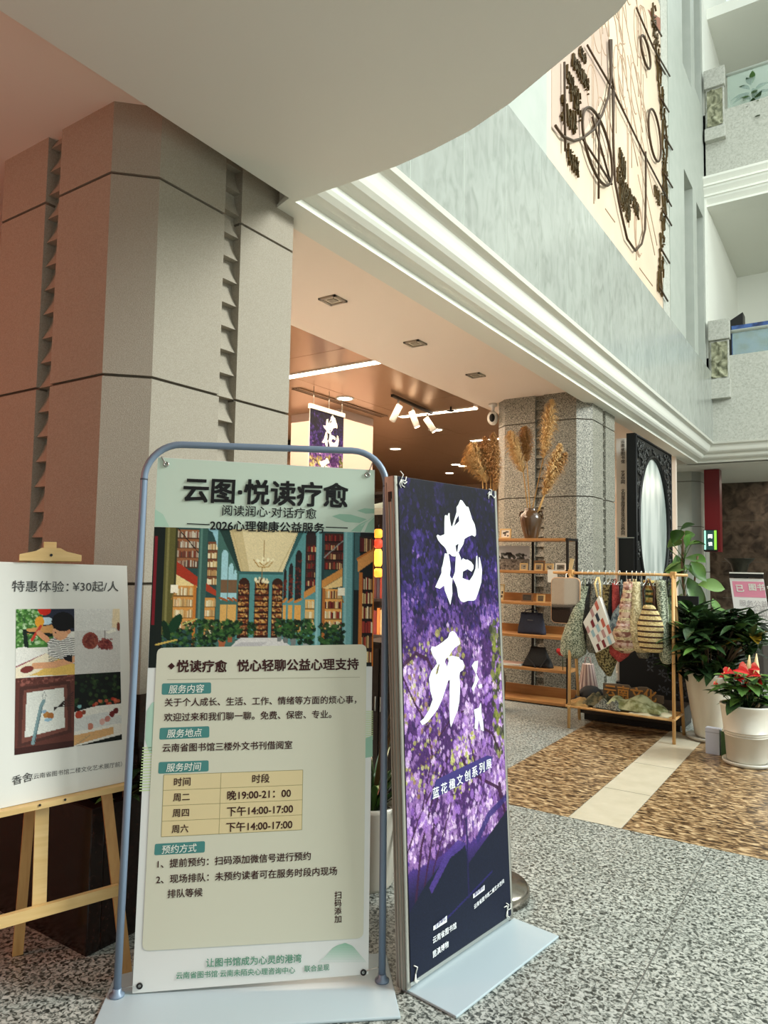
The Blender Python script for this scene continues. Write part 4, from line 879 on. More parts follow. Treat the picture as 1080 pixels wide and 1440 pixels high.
Cq = Paint(84, 112, 45, 690, 440, 1215, (92, 50, 42)); Cq.dots(50, 690, 437, 740, 80, [(120, 70, 60), (80, 40, 34), (150, 90, 80)], 5, 14); Cq.poly([(75, 755), (408, 735), (420, 1110), (65, 1165)], (74, 42, 36)); Cq.poly([(100, 778), (385, 760), (395, 1090), (90, 1140)], (112, 66, 56)); Cq.poly([(120, 798), (365, 782), (374, 1068), (112, 1105)], (216, 216, 208)); Cq.rect(45, 1170, 440, 1215, (60, 30, 26)); Cq.line([(235, 800), (222, 830), (232, 865), (246, 830), (235, 800)], 3, (110, 110, 110)); Cq.line([(232, 865), (215, 900), (165, 1150)], 24, (120, 146, 150)); Cq.line([(225, 900), (175, 1140)], 5, (60, 84, 90)); Cq.oval(250, 965, 20, 22, (176, 120, 60)); Cq.oval(278, 975, 22, 24, (160, 100, 50)); Cq.oval(262, 1000, 26, 12, (140, 176, 196)); Cq.oval(235, 940, 16, 12, (140, 166, 186))
for k in range(7): Cq.line([(300, 940 - k * 4), (430, 820 + k * 16)], 4, (40, 30, 30))
Cq.fuzz(.03)
Dq = Paint(66, 108, 437, 672, 747, 1160, (14, 18, 14)); Dq.dots(440, 680, 740, 900, 90, [(30, 52, 26), (20, 36, 20), (52, 74, 34)], 5, 16); Dq.dots(550, 860, 735, 900, 12, [(190, 60, 40), (214, 100, 70)], 9, 14); Dq.poly([(437, 930), (560, 905), (747, 900), (747, 1120), (437, 1160)], (222, 218, 208)); Dq.poly([(437, 970), (640, 950), (747, 990), (747, 1040), (437, 1060)], (206, 206, 202)); Dq.poly([(437, 1085), (690, 1060), (690, 1110), (437, 1150)], (206, 160, 108)); Dq.oval(470, 950, 26, 26, (170, 60, 40)); Dq.oval(500, 938, 14, 16, (130, 60, 40)); Dq.oval(472, 895, 14, 12, (120, 170, 170)); Dq.oval(542, 1038, 18, 24, (186, 120, 100))
for x_, y_, c in ((618, 1015, (206, 160, 150)), (652, 1000, (186, 120, 110)), (682, 970, (110, 34, 34)), (708, 950, (96, 28, 30))): Dq.oval(x_, y_, 18, 22, c)
Dq.line([(450, 1150), (540, 1095)], 5, (160, 140, 110)); Dq.fuzz(.03)
for nm, im, qd in (('child_photo', A.im, ((57, 264), (437, 262), (440, 690), (54, 716))), ('pendant_photo', Bq.im, ((437, 262), (733, 262), (738, 672), (440, 690))), ('tassel_photo', Cq.im, ((54, 716), (440, 690), (435, 1160), (47, 1216))), ('bead_photo', Dq.im, ((440, 690), (738, 672), (748, 1115), (435, 1160)))):
    picture(nm, im, [zp(*q) for q in qd], t, s3(.0068))

# ------------------------------------------------------------ planter round the near column
pl = MB(); xa, xb, ya_, yb_ = -3.62, -2.288, 1.60, 2.94
for a in ((xa, ya_, xb, ya_ + .055), (xa, yb_ - .055, xb, yb_), (xa, ya_ + .055, xa + .055, yb_ - .055), (xb - .055, ya_ + .055, xb, yb_ - .055)): pl.bx(a[0], a[1], 0, a[2], a[3], .505)
struct(pl.build('trim_planter', M_dark, bevel=.004), 'dark red granite planter box round the foot of the near column', 'planter')
struct(MB().bx(xa + .05, ya_ + .05, .3, xb - .05, yb_ - .05, .44).build('trim_soil', mat('dark soil', (34, 26, 20), .95, bump=(60, .8))))
ft = MB(); ft.prism([(-3.485, 1.85), (-3.345, 1.71), (-2.511, 1.71), (-2.370, 1.85), (-2.370, 2.69), (-2.511, 2.83), (-3.345, 2.83), (-3.485, 2.69)], lambda a, b: Vector((a, b, .4)), lambda a, b: Vector((a, b, .86)))
struct(ft.build('trim_column_foot', M_dark))

def leaf(mb, base, d, L_, w, droop=.3, mi=0, fold=.12, kind='oval', nv=7, roll=0.0):
    d = Vector(d).normalized(); side = d.cross(Vector((0, 0, 1)))
    if side.length < .1: side = Vector((1, 0, 0))
    side.normalize(); side = Matrix.Rotation(roll, 3, d) @ side; base = Vector(base)
    def f(u, v):
        p = base + d * (v * L_) + Vector((0, 0, -droop * L_ * v * v))
        if kind == 'strap': ww = w * min(1, v * 8 + .3) * (1 - v ** 3) + .001
        elif kind == 'heart': ww = w * (math.sin(PI * min(1, v * .93 + .07) ** .55) ** .8) + .001
        elif kind == 'fiddle': ww = w * math.sin(PI * min(1, max(0, v) * .97 + .03) ** 1.35) ** .75 + .001
        else: ww = w * math.sin(PI * min(1, v * .985 + .015) ** .85) + .001
        up = side.cross(d).normalized()
        return p + side * ((u - .5) * ww) + up * (abs(u - .5) * ww * fold * 2)
    return mb.grid(3, nv, f, mi)
G_dark = mat('dark glossy leaf', (34, 54, 34), .22, noise=(9, (56, 80, 44), .2)); G_mid = mat('mid green leaf', (66, 100, 44), .3, noise=(9, (90, 126, 60), .2)); G_lit = mat('pale green leaf', (112, 142, 84), .35)
G_yel = mat('yellow leaf', (206, 164, 52), .35, noise=(30, (120, 110, 30), .15)); M_bark = mat('brown stem', (84, 64, 42), .8); M_soil = mat('potting soil', (30, 24, 18), .95)
# leafy plant in the planter
t = thing('leafy_plant', 'dark leafy plant in the granite planter between poster and welcome sign', 'plant', (-2.315, 1.80, .44))
b = MB()
for k in range(54):
    a = RNG.uniform(-1.45, 1.3); z = RNG.uniform(.03, .2); e = RNG.uniform(.25, 1.1)
    leaf(b, (RNG.uniform(-.02, .02), RNG.uniform(-.07, .5), z), (math.cos(a), math.sin(a), e), RNG.uniform(.12, .24), .035, .5, int(k % 5 == 0))
b.build('foliage', [G_dark, G_mid], t); b = MB()
for y in (-.05, .1, .3, .45): b.tube([(0, y, -.03), (.005, y, .2)], .006, 6)
b.build('stem', M_bark, t)

# ------------------------------------------------------------ potted plant and shop furniture glimpsed between the two signs
def pot_mesh(prof, m, t, name='pot'): return MB().lathe(prof, n=40).build(name, m, t)
M_glaze = mat('cream glazed pot', (204, 198, 182), .35, noise=(3.5, (222, 218, 204), .2, (3, 3, .25)))
M_wpot = mat('white plastic pot', (202, 197, 184), .35)
p = onz(517, 1262); p = p + Vector((-.06, .10, 0))
t = thing('potted_plant', 'white pot of dark strap leaves standing between the two tall signs', 'plant', p)
pot_mesh([(.085, 0), (.10, .02), (.122, .33), (.126, .35), (.112, .35), (.108, .32), (.001, .315)], M_wpot, t)
MB().lathe([(.107, .318), (.001, .324)], n=20).build('soil', M_soil, t)
b = MB()
for k in range(46):
    a = RNG.uniform(0, 6.28); leaf(b, (.03 * math.cos(a), .03 * math.sin(a), .31), (math.cos(a) * .55, math.sin(a) * .55, RNG.uniform(.5, 1.8)), RNG.uniform(.28, .52), .032, RNG.uniform(.3, .8), int(k % 4 == 0), .2, 'strap')
leaf(b, (.06, .02, .32), (1, -.1, .1), .16, .02, 1.6, 2, .2, 'strap')
b.build('foliage', [G_dark, G_mid, mat('dry brown leaf', (58, 44, 28), .6)], t)
b = MB()
for k in range(5): b.tube([(.0, .0, .32), (.04 + .01 * k, .02, .62), (.10 + .012 * k, .03, .80 - .02 * k), (.17 + .01 * k, .03, .72 - .05 * k)], .005, 6)
b.build('arching_stems', mat('dry stem', (96, 84, 56), .6), t)
# dark bookcase with books
def ob(px, py, y): return ony(px, py, y)
BX0, BX1, BY = ob(470, 800, 5.3).x, ob(572, 800, 5.3).x, 5.3
M_bkw = mat('dark stained wood', (34, 24, 18), .45)
t = thing('bookcase', 'dark bookcase in the shop seen in the gap between the two signs', 'bookcase', (BX0, BY, 0))
w_ = BX1 - BX0; hz_ = ob(545, 690, 5.3).z
for x in (0, w_ - .03): MB().bx(x, 0, 0, x + .03, .34, hz_).build('side_panel', M_bkw, t)
MB().bx(.03, .32, 0, w_ - .03, .34, hz_).build('back_panel', M_bkw, t)
lv = [.06, .40, .72, 1.04, 1.36, hz_ - .03]
for z in lv: MB().bx(.03, .0, z, w_ - .03, .32, z + .025).build('shelf_board', M_bkw, t)
BC = [(150, 52, 34), (120, 34, 30), (196, 120, 54), (206, 178, 128), (84, 34, 30), (58, 50, 60)]
ORD = ('first', 'second', 'third', 'fourth', 'fifth', 'sixth', 'seventh', 'eighth', 'ninth', 'tenth', 'eleventh', 'twelfth', 'thirteenth', 'fourteenth')
for z, row in ((lv[2], 'lower'), (lv[3], 'upper')):
    x = ob(521, 800, 5.3).x; k = 0
    while x < BX1 - .06 and k < 14:
        tw = RNG.uniform(.022, .04); th = RNG.uniform(.17, .25); q = (k + (3 if row == 'upper' else 0)) % 6
        o = thing('book', '%s book, %s from the left on the %s row of the dark bookcase' % (('orange', 'dark red', 'ochre', 'cream', 'maroon', 'slate')[q], ORD[k], row), 'book', (x + tw / 2, BY + .12, z + .025), group='books in the dark bookcase')
        MB().bx(-tw / 2, -.10, 0, tw / 2, .08, th).build('cover', mat('book cloth %d' % q, BC[q], .6), o, bevel=.002)
        MB().bx(-tw / 2 + .003, -.095, .003, tw / 2 - .003, .082, th).build('pages', mat('book pages', (214, 204, 180), .8), o)
        x += tw + .002; k += 1
p0, p1 = ob(506, 905, 3.7), ob(566, 905, 3.7); h = (p1.x - p0.x) / 2
t = thing('filler_cabinet', 'plain black cabinet added to darken the gap behind the white pot', 'filler_cabinet', ((p0.x + p1.x) / 2, 3.7, 0))  # made-up dark body covering the bright floor in the gap
MB().bx(-h, 0, .05, h, .34, p0.z).build('body', M_bkw, t, bevel=.004); MB().bx(-h, -.012, p0.z, h, .35, p0.z + .02).build('top', M_black, t); MB().bx(-h + .02, .02, 0, h - .02, .32, .05).build('plinth', M_black, t)
for s_ in (-1, 1): o = MB().bx(s_ * h * .5 - h * .47, -.012, .07, s_ * h * .5 + h * .47, 0, p0.z - .02).build('door', M_bkw, t); MB().tube([(s_ * .02, -.02, p0.z * .55), (s_ * .02, -.02, p0.z * .65)], .005, 8).build('handle', M_satin, o)
# paper lanterns on a string
M_lan = {'orange': mat('orange paper lantern', (236, 150, 50), .6, emit=((240, 140, 40), 1.2)), 'red': mat('red paper lantern', (206, 60, 34), .6, emit=((210, 60, 30), .7)), 'yellow': mat('yellow paper lantern', (240, 176, 66), .6, emit=((244, 170, 60), 1.2))}
YL = 4.9
for nm, lab, y0, y1 in (('orange', 'topmost of the hanging string', 744, 757), ('red', 'second of the hanging string', 758, 771), ('yellow', 'third of the hanging string', 772, 797), ('orange', 'lowest of the hanging string', 799, 812)):
    a, b_ = ob(532, y0, YL), ob(532, y1, YL); r = (ob(537, y0, YL).x - ob(526, y0, YL).x) / 2
    t = thing('paper_lantern', '%s paper lantern, %s beside the welcome sign' % (nm, lab), 'lantern', (a.x, YL, b_.z), group='string of paper lanterns')
    h_ = a.z - b_.z
    MB().lathe([(r * .6, .0), (r * .93, h_ * .2), (r, h_ * .5), (r * .93, h_ * .8), (r * .6, h_)], n=20).build('shade', M_lan[nm], t); MB().tube([(0, 0, h_), (0, 0, h_ + .04)], .006, 6).build('cord', M_black, t)
    MB().lathe([(r * .62, -.006), (r * .62, .004)], n=16).build('rim', M_black, t)
a = ob(532, 744, YL); zc_ = ob(532, 722, YL).z
tag(MB().tube([(0, 0, 0), (0, 0, zc_ - a.z - .03)], .003, 6).build('lantern_cord', M_black, loc=(a.x, YL, a.z + .03)), 'thin black cord the paper lanterns hang from', 'cord')
xa_, xb_ = ob(505, 715, YL).x, ob(554, 715, YL).x; t = thing('awning', 'small grey green awning over the bookcase and paper lanterns', 'awning', ((xa_ + xb_) / 2, YL, zc_)); h = (xb_ - xa_) / 2
MB().prism([(-.12, 0), (-.12, .03), (.42, .14), (.42, .10)], lambda a_, b_: Vector((-h, a_, b_)), lambda a_, b_: Vector((h, a_, b_))).build('canopy', mat('grey green canvas', (74, 84, 70), .8), t); MB().bx(-h, -.125, -.02, h, -.115, .034).build('valance', mat('pale canvas', (186, 186, 170), .8), t)
for x in (-h + .02, h - .02): MB().tube([(x, .40, .10), (x, .40, -zc_)], .012, 8).build('post', M_black, t)
p = ob(551, 856, 5.02); t = thing('table_lamp', 'small orange shaded lamp glowing between the two signs', 'lamp', (p.x, 5.02, .72))
hb = ob(551, 850, 5.02).z - .72; ht = ob(551, 834, 5.02).z - .72
MB().lathe([(.07, 0), (.07, .015), (.012, .03), (.012, hb + .02)], n=20).build('base', M_black, t); MB().lathe([(.085, hb), (.05, ht)], n=24).build('lamp_shade', mat('orange lamp shade', (226, 110, 40), .6, emit=((230, 100, 30), .8)), t)
t = thing('side_table', 'low dark table under the orange lamp', 'table', (p.x, 5.02, 0)); MB().bx(-.22, -.18, .69, .22, .18, .72).build('tabletop', M_bkw, t)
for x, y in ((-.19, -.15), (.19, -.15), (-.19, .15), (.19, .15)): MB().bx(x - .015, y - .015, 0, x + .015, y + .015, .69).build('leg', M_bkw, t)

# ------------------------------------------------------------ display shelves in front of the far column
YS0, YS1 = 6.87, 7.17
SX1 = -2.392; SX0 = -3.32
M_oak = mat('oak board', (178, 128, 74), .45, noise=(5, (154, 104, 56), .25, (.6, 6, 6)))
t = thing('display_shelf', 'wooden display shelves on a black metal frame before the far column', 'shelf', (SX0, YS0, 0))
wS = SX1 - SX0
Zs = [ony(705, q, YS0).z for q in (757, 801.5, 845, 890, 935, 979)]
for z in Zs: MB().bx(.0, .005, z - .028, wS - .03 if z == Zs[0] else wS - .012, .295, z).build('shelf_board', M_oak, t, bevel=.003)
for k in (2, 3, 5): MB().bx(.012, .272, Zs[k], wS - .012, .29, Zs[k] + (.08 if k < 5 else .10)).build('back_strip', M_oak, t)
for x in (0, wS * .47, wS - .022):
    for y in ((0, .278) if x != wS * .47 else (.278,)): MB().bx(x, y, 0, x + .022, y + .022, Zs[0] - .03 if x < wS - .1 else Zs[0]).build('post', M_black, t)
MB().bx(wS - .022, .022, Zs[0] - .022, wS, .278, Zs[0]).build('side_rail', M_black, t); MB().bx(wS - .022, .022, .05, wS, .278, .07).build('side_rail', M_black, t)
def sx(px, y=6.98): return ony(px, 800, y).x
# stoneware jar and pampas plumes
jx = ony(747, 740, 7.0).x; JH = ony(747, 715, 7.0).z - Zs[0]
t = thing('stoneware_jar', 'brown glazed jar with a small ear, on top of the display shelves', 'jar', (jx, 7.0, Zs[0]))
MB().lathe([(.066, 0), (.07, .008), (.098, JH * .35), (.116, JH * .62), (.108, JH * .78), (.07, JH * .9), (.06, JH * .95), (.066, JH), (.052, JH), (.05, JH * .9), (.07, JH * .7), (.001, .03)], n=36).build('body', mat('brown stoneware glaze', (84, 58, 34), .22, noise=(5, (60, 44, 30), .3), coat=.4), t)
for s_ in (-1, 1): MB().tube([(s_ * .078, 0, JH * .88), (s_ * .118, 0, JH * .9), (s_ * .125, 0, JH * .78), (s_ * .108, 0, JH * .68)], .011, 8).build('ear_handle', mat('brown stoneware glaze', (84, 58, 34), .22), t)
M_pam = mat('dry plume', (206, 166, 106), .9, noise=(30, (226, 192, 136), .2)); M_pam2 = mat('dark dry plume', (170, 124, 72), .9, noise=(30, (192, 146, 92), .2)); M_stk = mat('dry stalk', (178, 138, 78), .7)
def pampas(label, p0, p1, p2, w, m, group, seed=0):
    """stalk from p0, plume from p1 to its tip p2"""
    p0, p1, p2 = Vector(p0), Vector(p1), Vector(p2); o = thing('pampas_plume', label, 'dried grass', p0, group=group)
    MB().tube([Vector(), (p1 - p0) * .5 + Vector((0, 0, .01)), p1 - p0], .006, 7).build('stalk', M_stk, o)
    b_ = MB(); ax = p2 - p1; r_ = np.random.default_rng(seed)
    for k in range(900):
        v = r_.uniform(0, 1) ** .9; base = p1 - p0 + ax * v + Vector((0, 0, -.02 * v * v)); a = r_.uniform(0, 6.28)
        ww = w * 1.9 * (math.sin(PI * min(1, v * .8 + .16)) ** .8) * r_.uniform(.45, 1.1)
        n1 = ax.orthogonal().normalized(); n2 = ax.normalized().cross(n1); rad = n1 * math.cos(a) + n2 * math.sin(a)
        e1 = base + rad * ww * .75 + ax.normalized() * ww * .7; e2 = e1 + rad * ww * .4 + Vector((0, 0, -ww * .35)) + ax.normalized() * ww * .1
        tn = ax.normalized().cross(rad) * .0042
        b_.add([base - tn, base + tn, e1 + tn * .9, e1 - tn * .9, e2], [(0, 1, 2, 3), (3, 2, 4)], 0)
    b_.build('plume', m, o, auto=False)
mouth = Vector((jx, 7.0, Zs[0] + JH * .96))
for i, (lab, q1, q2, yy, w, m) in enumerate((('tall pampas plume rising straight to the ceiling, in the stoneware jar', (764, 645), (776, 560), 6.98, .062, M_pam), ('pampas plume leaning far left, in the stoneware jar', (736, 665), (717, 605), 6.94, .06, M_pam), ('dark pampas plume between the left and tall ones in the jar', (741, 650), (738, 598), 7.06, .055, M_pam2),
                                           ('pampas plume leaning right, in the stoneware jar', (764, 698), (788, 622), 6.96, .055, M_pam), ('feathery plume leaning farthest right in the jar', (768, 690), (796, 634), 7.02, .045, M_pam2))):
    off = Vector(((i - 2) * .014, .0, 0)); pampas(lab, mouth + off - Vector((0, 0, JH * .6)), ony(*q1, yy), ony(*q2, yy), w, m, 'pampas plumes in the jar', i)
fx_ = ony(697, 900, 6.4); t = thing('floor_vase', 'tall brown floor vase of dried plumes behind the flower sign', 'vase', (fx_.x - .02, 6.4, 0))
MB().lathe([(.08, 0), (.11, .1), (.12, .3), (.07, .5), (.08, .56), (.06, .56), (.05, .5), (.001, .1)], n=28).build('body', mat('brown stoneware glaze', (84, 58, 34), .22), t)
for i, (q1, q2, w, m) in enumerate((((684, 680), (664, 622), .075, M_pam), ((678, 665), (658, 640), .06, M_pam), ((690, 670), (682, 612), .05, M_pam2), ((694, 670), (694, 606), .045, M_pam2), ((697, 690), (699, 622), .035, M_pam2))):
    pampas(('bushy pale plume bending left, behind the flower sign', 'small pale plume bending farthest left, behind the flower sign', 'dark narrow plume right of the bushy pale one', 'upright dark plume near the column edge', 'thin dark plume against the column edge')[i], (fx_.x - .02 + (i - 2) * .012, 6.4, .45), ony(*q1, 6.45), ony(*q2, 6.45), w, m, 'dried plumes in the floor vase', 20 + i)
# framed pictures and goods on the shelves
def frame(label, pxc, w, h, lev, y, m, col, group=None, lean=.12, art=None):
    o = thing('picture_frame', label, 'picture frame', (sx(pxc, y), y, Zs[lev]), group=group); Mx = Matrix.Rotation(-lean, 4, 'X')
    b_ = MB(); f_ = min(.014, w * .14)
    b_.bx(-w / 2, 0, 0, w / 2, .014, f_).bx(-w / 2, 0, h - f_, w / 2, .014, h).bx(-w / 2, 0, f_, -w / 2 + f_, .014, h - f_).bx(w / 2 - f_, 0, f_, w / 2, .014, h - f_); b_.build('frame', m, o, xf=Mx)
    MB().bx(-w / 2 + f_, .005, f_, w / 2 - f_, .012, h - f_).build('picture', mat('picture paper %d %d %d' % col, col, .6), o, xf=Mx)
    if art:
        g = MB(); iw, ih = w - 2 * f_, h - 2 * f_
        for _ in range(art):
            x_, z_, a_, c_ = RNG.uniform(-.3, .3) * iw, RNG.uniform(.2, .75) * ih + f_, RNG.uniform(.06, .2) * iw, RNG.uniform(.05, .14) * ih
            g.bx(x_ - a_, .0035, z_ - c_, x_ + a_, .005, z_ + c_)
        g.build('drawing', mat('dark drawing', (70, 62, 52), .7), o, xf=Mx)
    return o
M_gold = mat('pale gold frame', (196, 164, 110), .4, .2); M_cardw = mat('white card', (224, 220, 208), .6)
frame('small framed drawing on the top shelf left of the brown jar', 710, .125, .105, 0, 6.95, M_gold, (222, 214, 200), art=5)
frame('small gold frame left of the pair, second shelf', 736, .085, .075, 1, 6.93, M_gold, (150, 140, 120), 'small gold frames', art=4); frame('small gold frame in the middle of the second shelf', 757, .085, .075, 1, 6.93, M_gold, (120, 110, 96), 'small gold frames', art=4); frame('small gold frame right of the others on the second shelf', 772, .085, .075, 1, 6.93, M_gold, (176, 160, 130), 'small gold frames', art=4)
frame('taller wood frame standing behind the small gold frames', 758, .12, .105, 1, 7.03, mat('brown frame', (120, 84, 50), .5), (92, 80, 64), art=4)
frame('grey picture card leaning beside the black post, second shelf', 788, .11, .08, 1, 6.98, M_cardw, (120, 116, 104), art=6)
frame('small dark framed grid of pictures on the third shelf', 741, .12, .085, 2, 6.95, mat('brown frame', (120, 84, 50), .5), (52, 48, 42), art=6); frame('small gold framed picture on the third shelf', 760, .085, .08, 2, 6.93, M_gold, (96, 82, 62), art=4)
frame('cream framed card standing at the left of the third shelf', 704, .07, .17, 2, 6.96, M_gold, (206, 192, 160), art=3)
P = Paint(80, 44, 0, 0, 80, 44, (200, 204, 204)); P.dots(0, 14, 80, 26, 60, [(50, 54, 52), (80, 84, 80), (34, 36, 36)], 2, 5, .5); P.rect(0, 24, 80, 44, (120, 116, 108)); P.dots(0, 26, 80, 44, 120, [(90, 86, 80), (150, 146, 136), (60, 56, 52)], 1, 4, .4); P.poly([(14, 17), (22, 12), (34, 12), (40, 18)], (44, 44, 44))
hL = Zs[0] - .05 - Zs[1]; x1_ = sx(744, 7.1) ; t = thing('landscape_print', 'wide grey landscape print leaning at the back of the second shelf', 'print', (x1_ - .36, 7.115, Zs[1]))
MB().bx(0, 0, 0, .36, .01, hL * .92).build('board', M_cardw, t); picture('printed_view', P.im, ((0, hL * .92), (.36, hL * .92), (.36, 0), (0, 0)), t, lambda a, b: Vector((a, -.001, b)))
t = tag(MB().bx(-.05, 0, 0, .05, .0015, .125).build('white_card', M_cardw, loc=(sx(777, 6.865), 6.862, ony(777, 819, 6.862).z)), 'blank white card hanging from the shelf edge above the rack mirror', 'card')
t = thing('pencil_stand', 'cream tag standing at the right end of the second shelf', 'tag', (sx(801, 6.95), 6.95, Zs[1])); Mx = Matrix.Rotation(.2, 4, 'Y')
MB().bx(-.02, 0, 0, .02, .008, .13).build('tag_card', mat('cream card', (214, 190, 140), .6), t, xf=Mx); MB().bx(-.04, -.02, 0, .04, .03, .012).build('holder', M_oak, t)
def soft(label, name, cat, pxc, lev, w, h, d, m, y=6.99, rz=0.0, top=.85):
    o = thing(name, label, cat, (sx(pxc, y), y, Zs[lev]), rz); rings = []
    for i in range(9):
        v = i / 8; k = 1 - (1 - top) * v; dd = d * (1 - .75 * v) * (.85 + .15 * math.sin(PI * v))
        rings.append([Vector((w / 2 * k * math.copysign(abs(math.cos(a)) ** .45, math.cos(a)) + .006 * math.sin(5 * v + 3 * a), dd / 2 * math.copysign(abs(math.sin(a)) ** .6, math.sin(a)), v * h + .004 * math.sin(4 * a))) for a in np.linspace(0, 2 * PI, 25)[:-1]])
    MB().loft(rings).build('body', m, o); return o
o = soft('navy blue tote bag standing on the fourth shelf', 'tote_bag', 'bag', 748, 3, .29, .215, .10, mat('navy cloth', (20, 26, 44), .7, noise=(90, (30, 38, 60), .2)))
MB().tube([(-.07, -.02, .2), (-.06, -.02, .24), (.0, -.025, .25), (.06, -.02, .24), (.07, -.02, .2)], .006, 8).build('handle', mat('navy cloth', (20, 26, 44), .7), o); MB().bx(-.03, -.046, .14, .03, -.043, .146).build('small_mark', M_satin, o)
o = soft('black shoulder bag slumped on the fifth shelf', 'shoulder_bag', 'bag', 757, 4, .31, .20, .13, mat('black cloth', (16, 16, 17), .7, noise=(90, (26, 26, 27), .2)), top=.5)
MB().tube([(-.10, -.05, .10), (-.02, -.075, .03), (.02, -.08, -.03), (.06, -.06, .02), (.1, -.04, .1)], .008, 8).build('strap', mat('black cloth', (16, 16, 17), .7), o)
M_red = mat('red petal', (196, 30, 34), .5)
for i, (lab, c) in enumerate((('pale magazine with a pinkish cover lying on the fifth shelf', (186, 150, 136)), ('cream magazine lying under the pinkish one', (196, 184, 160)))):
    o = thing('magazine', lab, 'magazine', (sx(720, 6.97), 6.97, Zs[4] + .012 * (1 - i)), .1 * i)
    MB().bx(-.15, -.09, 0, .12, .10, .011).build('pages', M_cardw, o); MB().bx(-.15, -.09, .011, .12, .10, .0118).build('cover', mat('cover %d' % i, c, .4), o)
p = ony(791, 917, 6.93); t = thing('artificial_flower', 'red flower standing at the right end of the fifth shelf', 'flower', (p.x, 6.93, Zs[4]))
zc = p.z - Zs[4]; b = MB()
for k in range(14):
    a = k * 2.4; r = .012 + .0024 * k; b.ell((r * math.cos(a), r * math.sin(a), zc + .014 * math.cos(k)), (.022, .022, .026), 8, 6)
b.build('bloom', M_red, t); MB().tube([(0, 0, zc), (.004, 0, .0)], .004, 6).build('stem', G_dark, t); b = MB(); leaf(b, (0, 0, zc * .5), (-1, -.2, .3), .06, .03); leaf(b, (0, 0, zc * .4), (1, -.2, .2), .05, .03); b.build('leaf', G_dark, t)

# ------------------------------------------------------------ garment rack of cloth bags
M_bam = mat('pale bamboo', (206, 164, 106), .45, noise=(6, (188, 142, 84), .25, (6, 6, .6)))
fl_, fr_, bl_, br_ = onz(800, 1024), onz(948, 1047), onz(815, 1012), onz(962, 1034)
YA = (fl_.y + fr_.y + bl_.y + br_.y) / 4
tl_, tr_ = ony(803, 806, YA), ony(947, 805, YA); ZT = (ony(870, 808, YA).z)
O = Vector(((fl_.x + fr_.x) / 2, YA, 0)); t = thing('garment_rack', 'pale bamboo rack hung with knitted and patchwork bags', 'rack', O)
apL, apR = Vector((tl_.x, YA, ZT)) - O, Vector((tr_.x, YA, ZT)) - O
for a, b_ in ((fl_, apL), (fr_, apR), (bl_, apL), (br_, apR)):
    f_ = 1 if (a in (fl_, fr_)) else -1
    MB().tube([a - O, b_ + Vector((0, -.014 * f_, .025))], .0135, 12).build('leg', M_bam, t)
MB().tube([ony(778, 805, YA) - O, ony(967, 809, YA) - O], .012, 12).build('top_bar', M_bam, t)
for ap in (apL, apR): MB().bx(ap.x - .02, -.03, ap.z - .02, ap.x + .02, .03, ap.z + .035).build('joint_block', M_bam, t, bevel=.004)
def on_leg(foot, ap, z): return (foot - O) + (ap - (foot - O)) * (z / ap.z)
ZL = ony(870, 1003, fl_.y).z
rl = [on_leg(q, ap, ZL) for q, ap in ((fl_, apL), (fr_, apR), (bl_, apL), (br_, apR))]
MB().tube([rl[0] + Vector((-.03, 0, 0)), rl[1] + Vector((.0, 0, 0))], .011, 10).build('shelf_rail', M_bam, t); MB().tube([rl[2], rl[3]], .011, 10).build('shelf_rail', M_bam, t)
for p, q in ((rl[0], rl[2]), (rl[1], rl[3])): MB().tube([p + (p - q) * .1, q], .011, 10).build('cross_rail', M_bam, t)
MB().bx(min(rl[0].x, rl[2].x) + .02, rl[0].y + .01, ZL - .004, max(rl[1].x, rl[3].x) - .02, rl[2].y - .01, ZL + .004).build('shelf_slats', M_bam, t)
# mirror hanging at the left end
p = ony(795, 812, YA - .10); wm, hm = ony(815, 840, YA - .1).x - ony(775, 840, YA - .1).x, ony(795, 812, YA - .1).z - ony(795, 877, YA - .1).z
t = thing('hanging_mirror', 'rounded frameless mirror hanging at the left end of the bag rack', 'mirror', (p.x, YA - .10, p.z - hm), .12)
lp = rounded(wm, hm, .045, 6, -wm / 2, 0)
MB().prism(lp, lambda a, b: Vector((a, .006, b)), lambda a, b: Vector((a, .022, b))).build('back_board', mat('pale beech', (222, 176, 136), .5), t)
MB().prism(rounded(wm - .012, hm - .012, .04, 6, -wm / 2 + .006, .006), lambda a, b: Vector((a, .0, b)), lambda a, b: Vector((a, .006, b))).build('mirror_glass', mat('mirror silver', (226, 214, 206), .04, 1.0), t)
MB().tube([(0, .026, hm * .7), (0, .03, hm + .03), (0, .1, hm + .035)], .004, 6).build('hook', M_white, t)
# hangers and bags
M_wire = mat('white wire', (226, 228, 222), .4)
def knit(name, a, b, sc=150): return mat('knit ' + name, a, .95, noise=(sc * .6, b, .05), bump=(sc * .6, 1.0))
K = {'green': knit('green', (92, 102, 84), (186, 192, 168)), 'black': knit('black', (22, 22, 22), (46, 46, 42)), 'grey': knit('grey', (74, 76, 68), (140, 140, 128)), 'olive': knit('olive', (50, 44, 26), (150, 138, 92), 110), 'red': knit('red', (176, 72, 66), (150, 52, 52)), 'cream': knit('cream', (208, 194, 154), (166, 150, 110), 120), 'brown': knit('brown', (120, 76, 62), (190, 160, 136), 34), 'slate': knit('slate', (70, 84, 92), (120, 134, 136), 60), 'ochre': knit('ochre', (176, 120, 54), (206, 190, 120), 40), 'dkgreen': knit('dkgreen', (44, 56, 38), (90, 100, 64), 80), 'dkbrown': knit('dkbrown', (74, 44, 26), (48, 28, 18)), 'tan': knit('tan', (190, 168, 112), (214, 196, 146))}
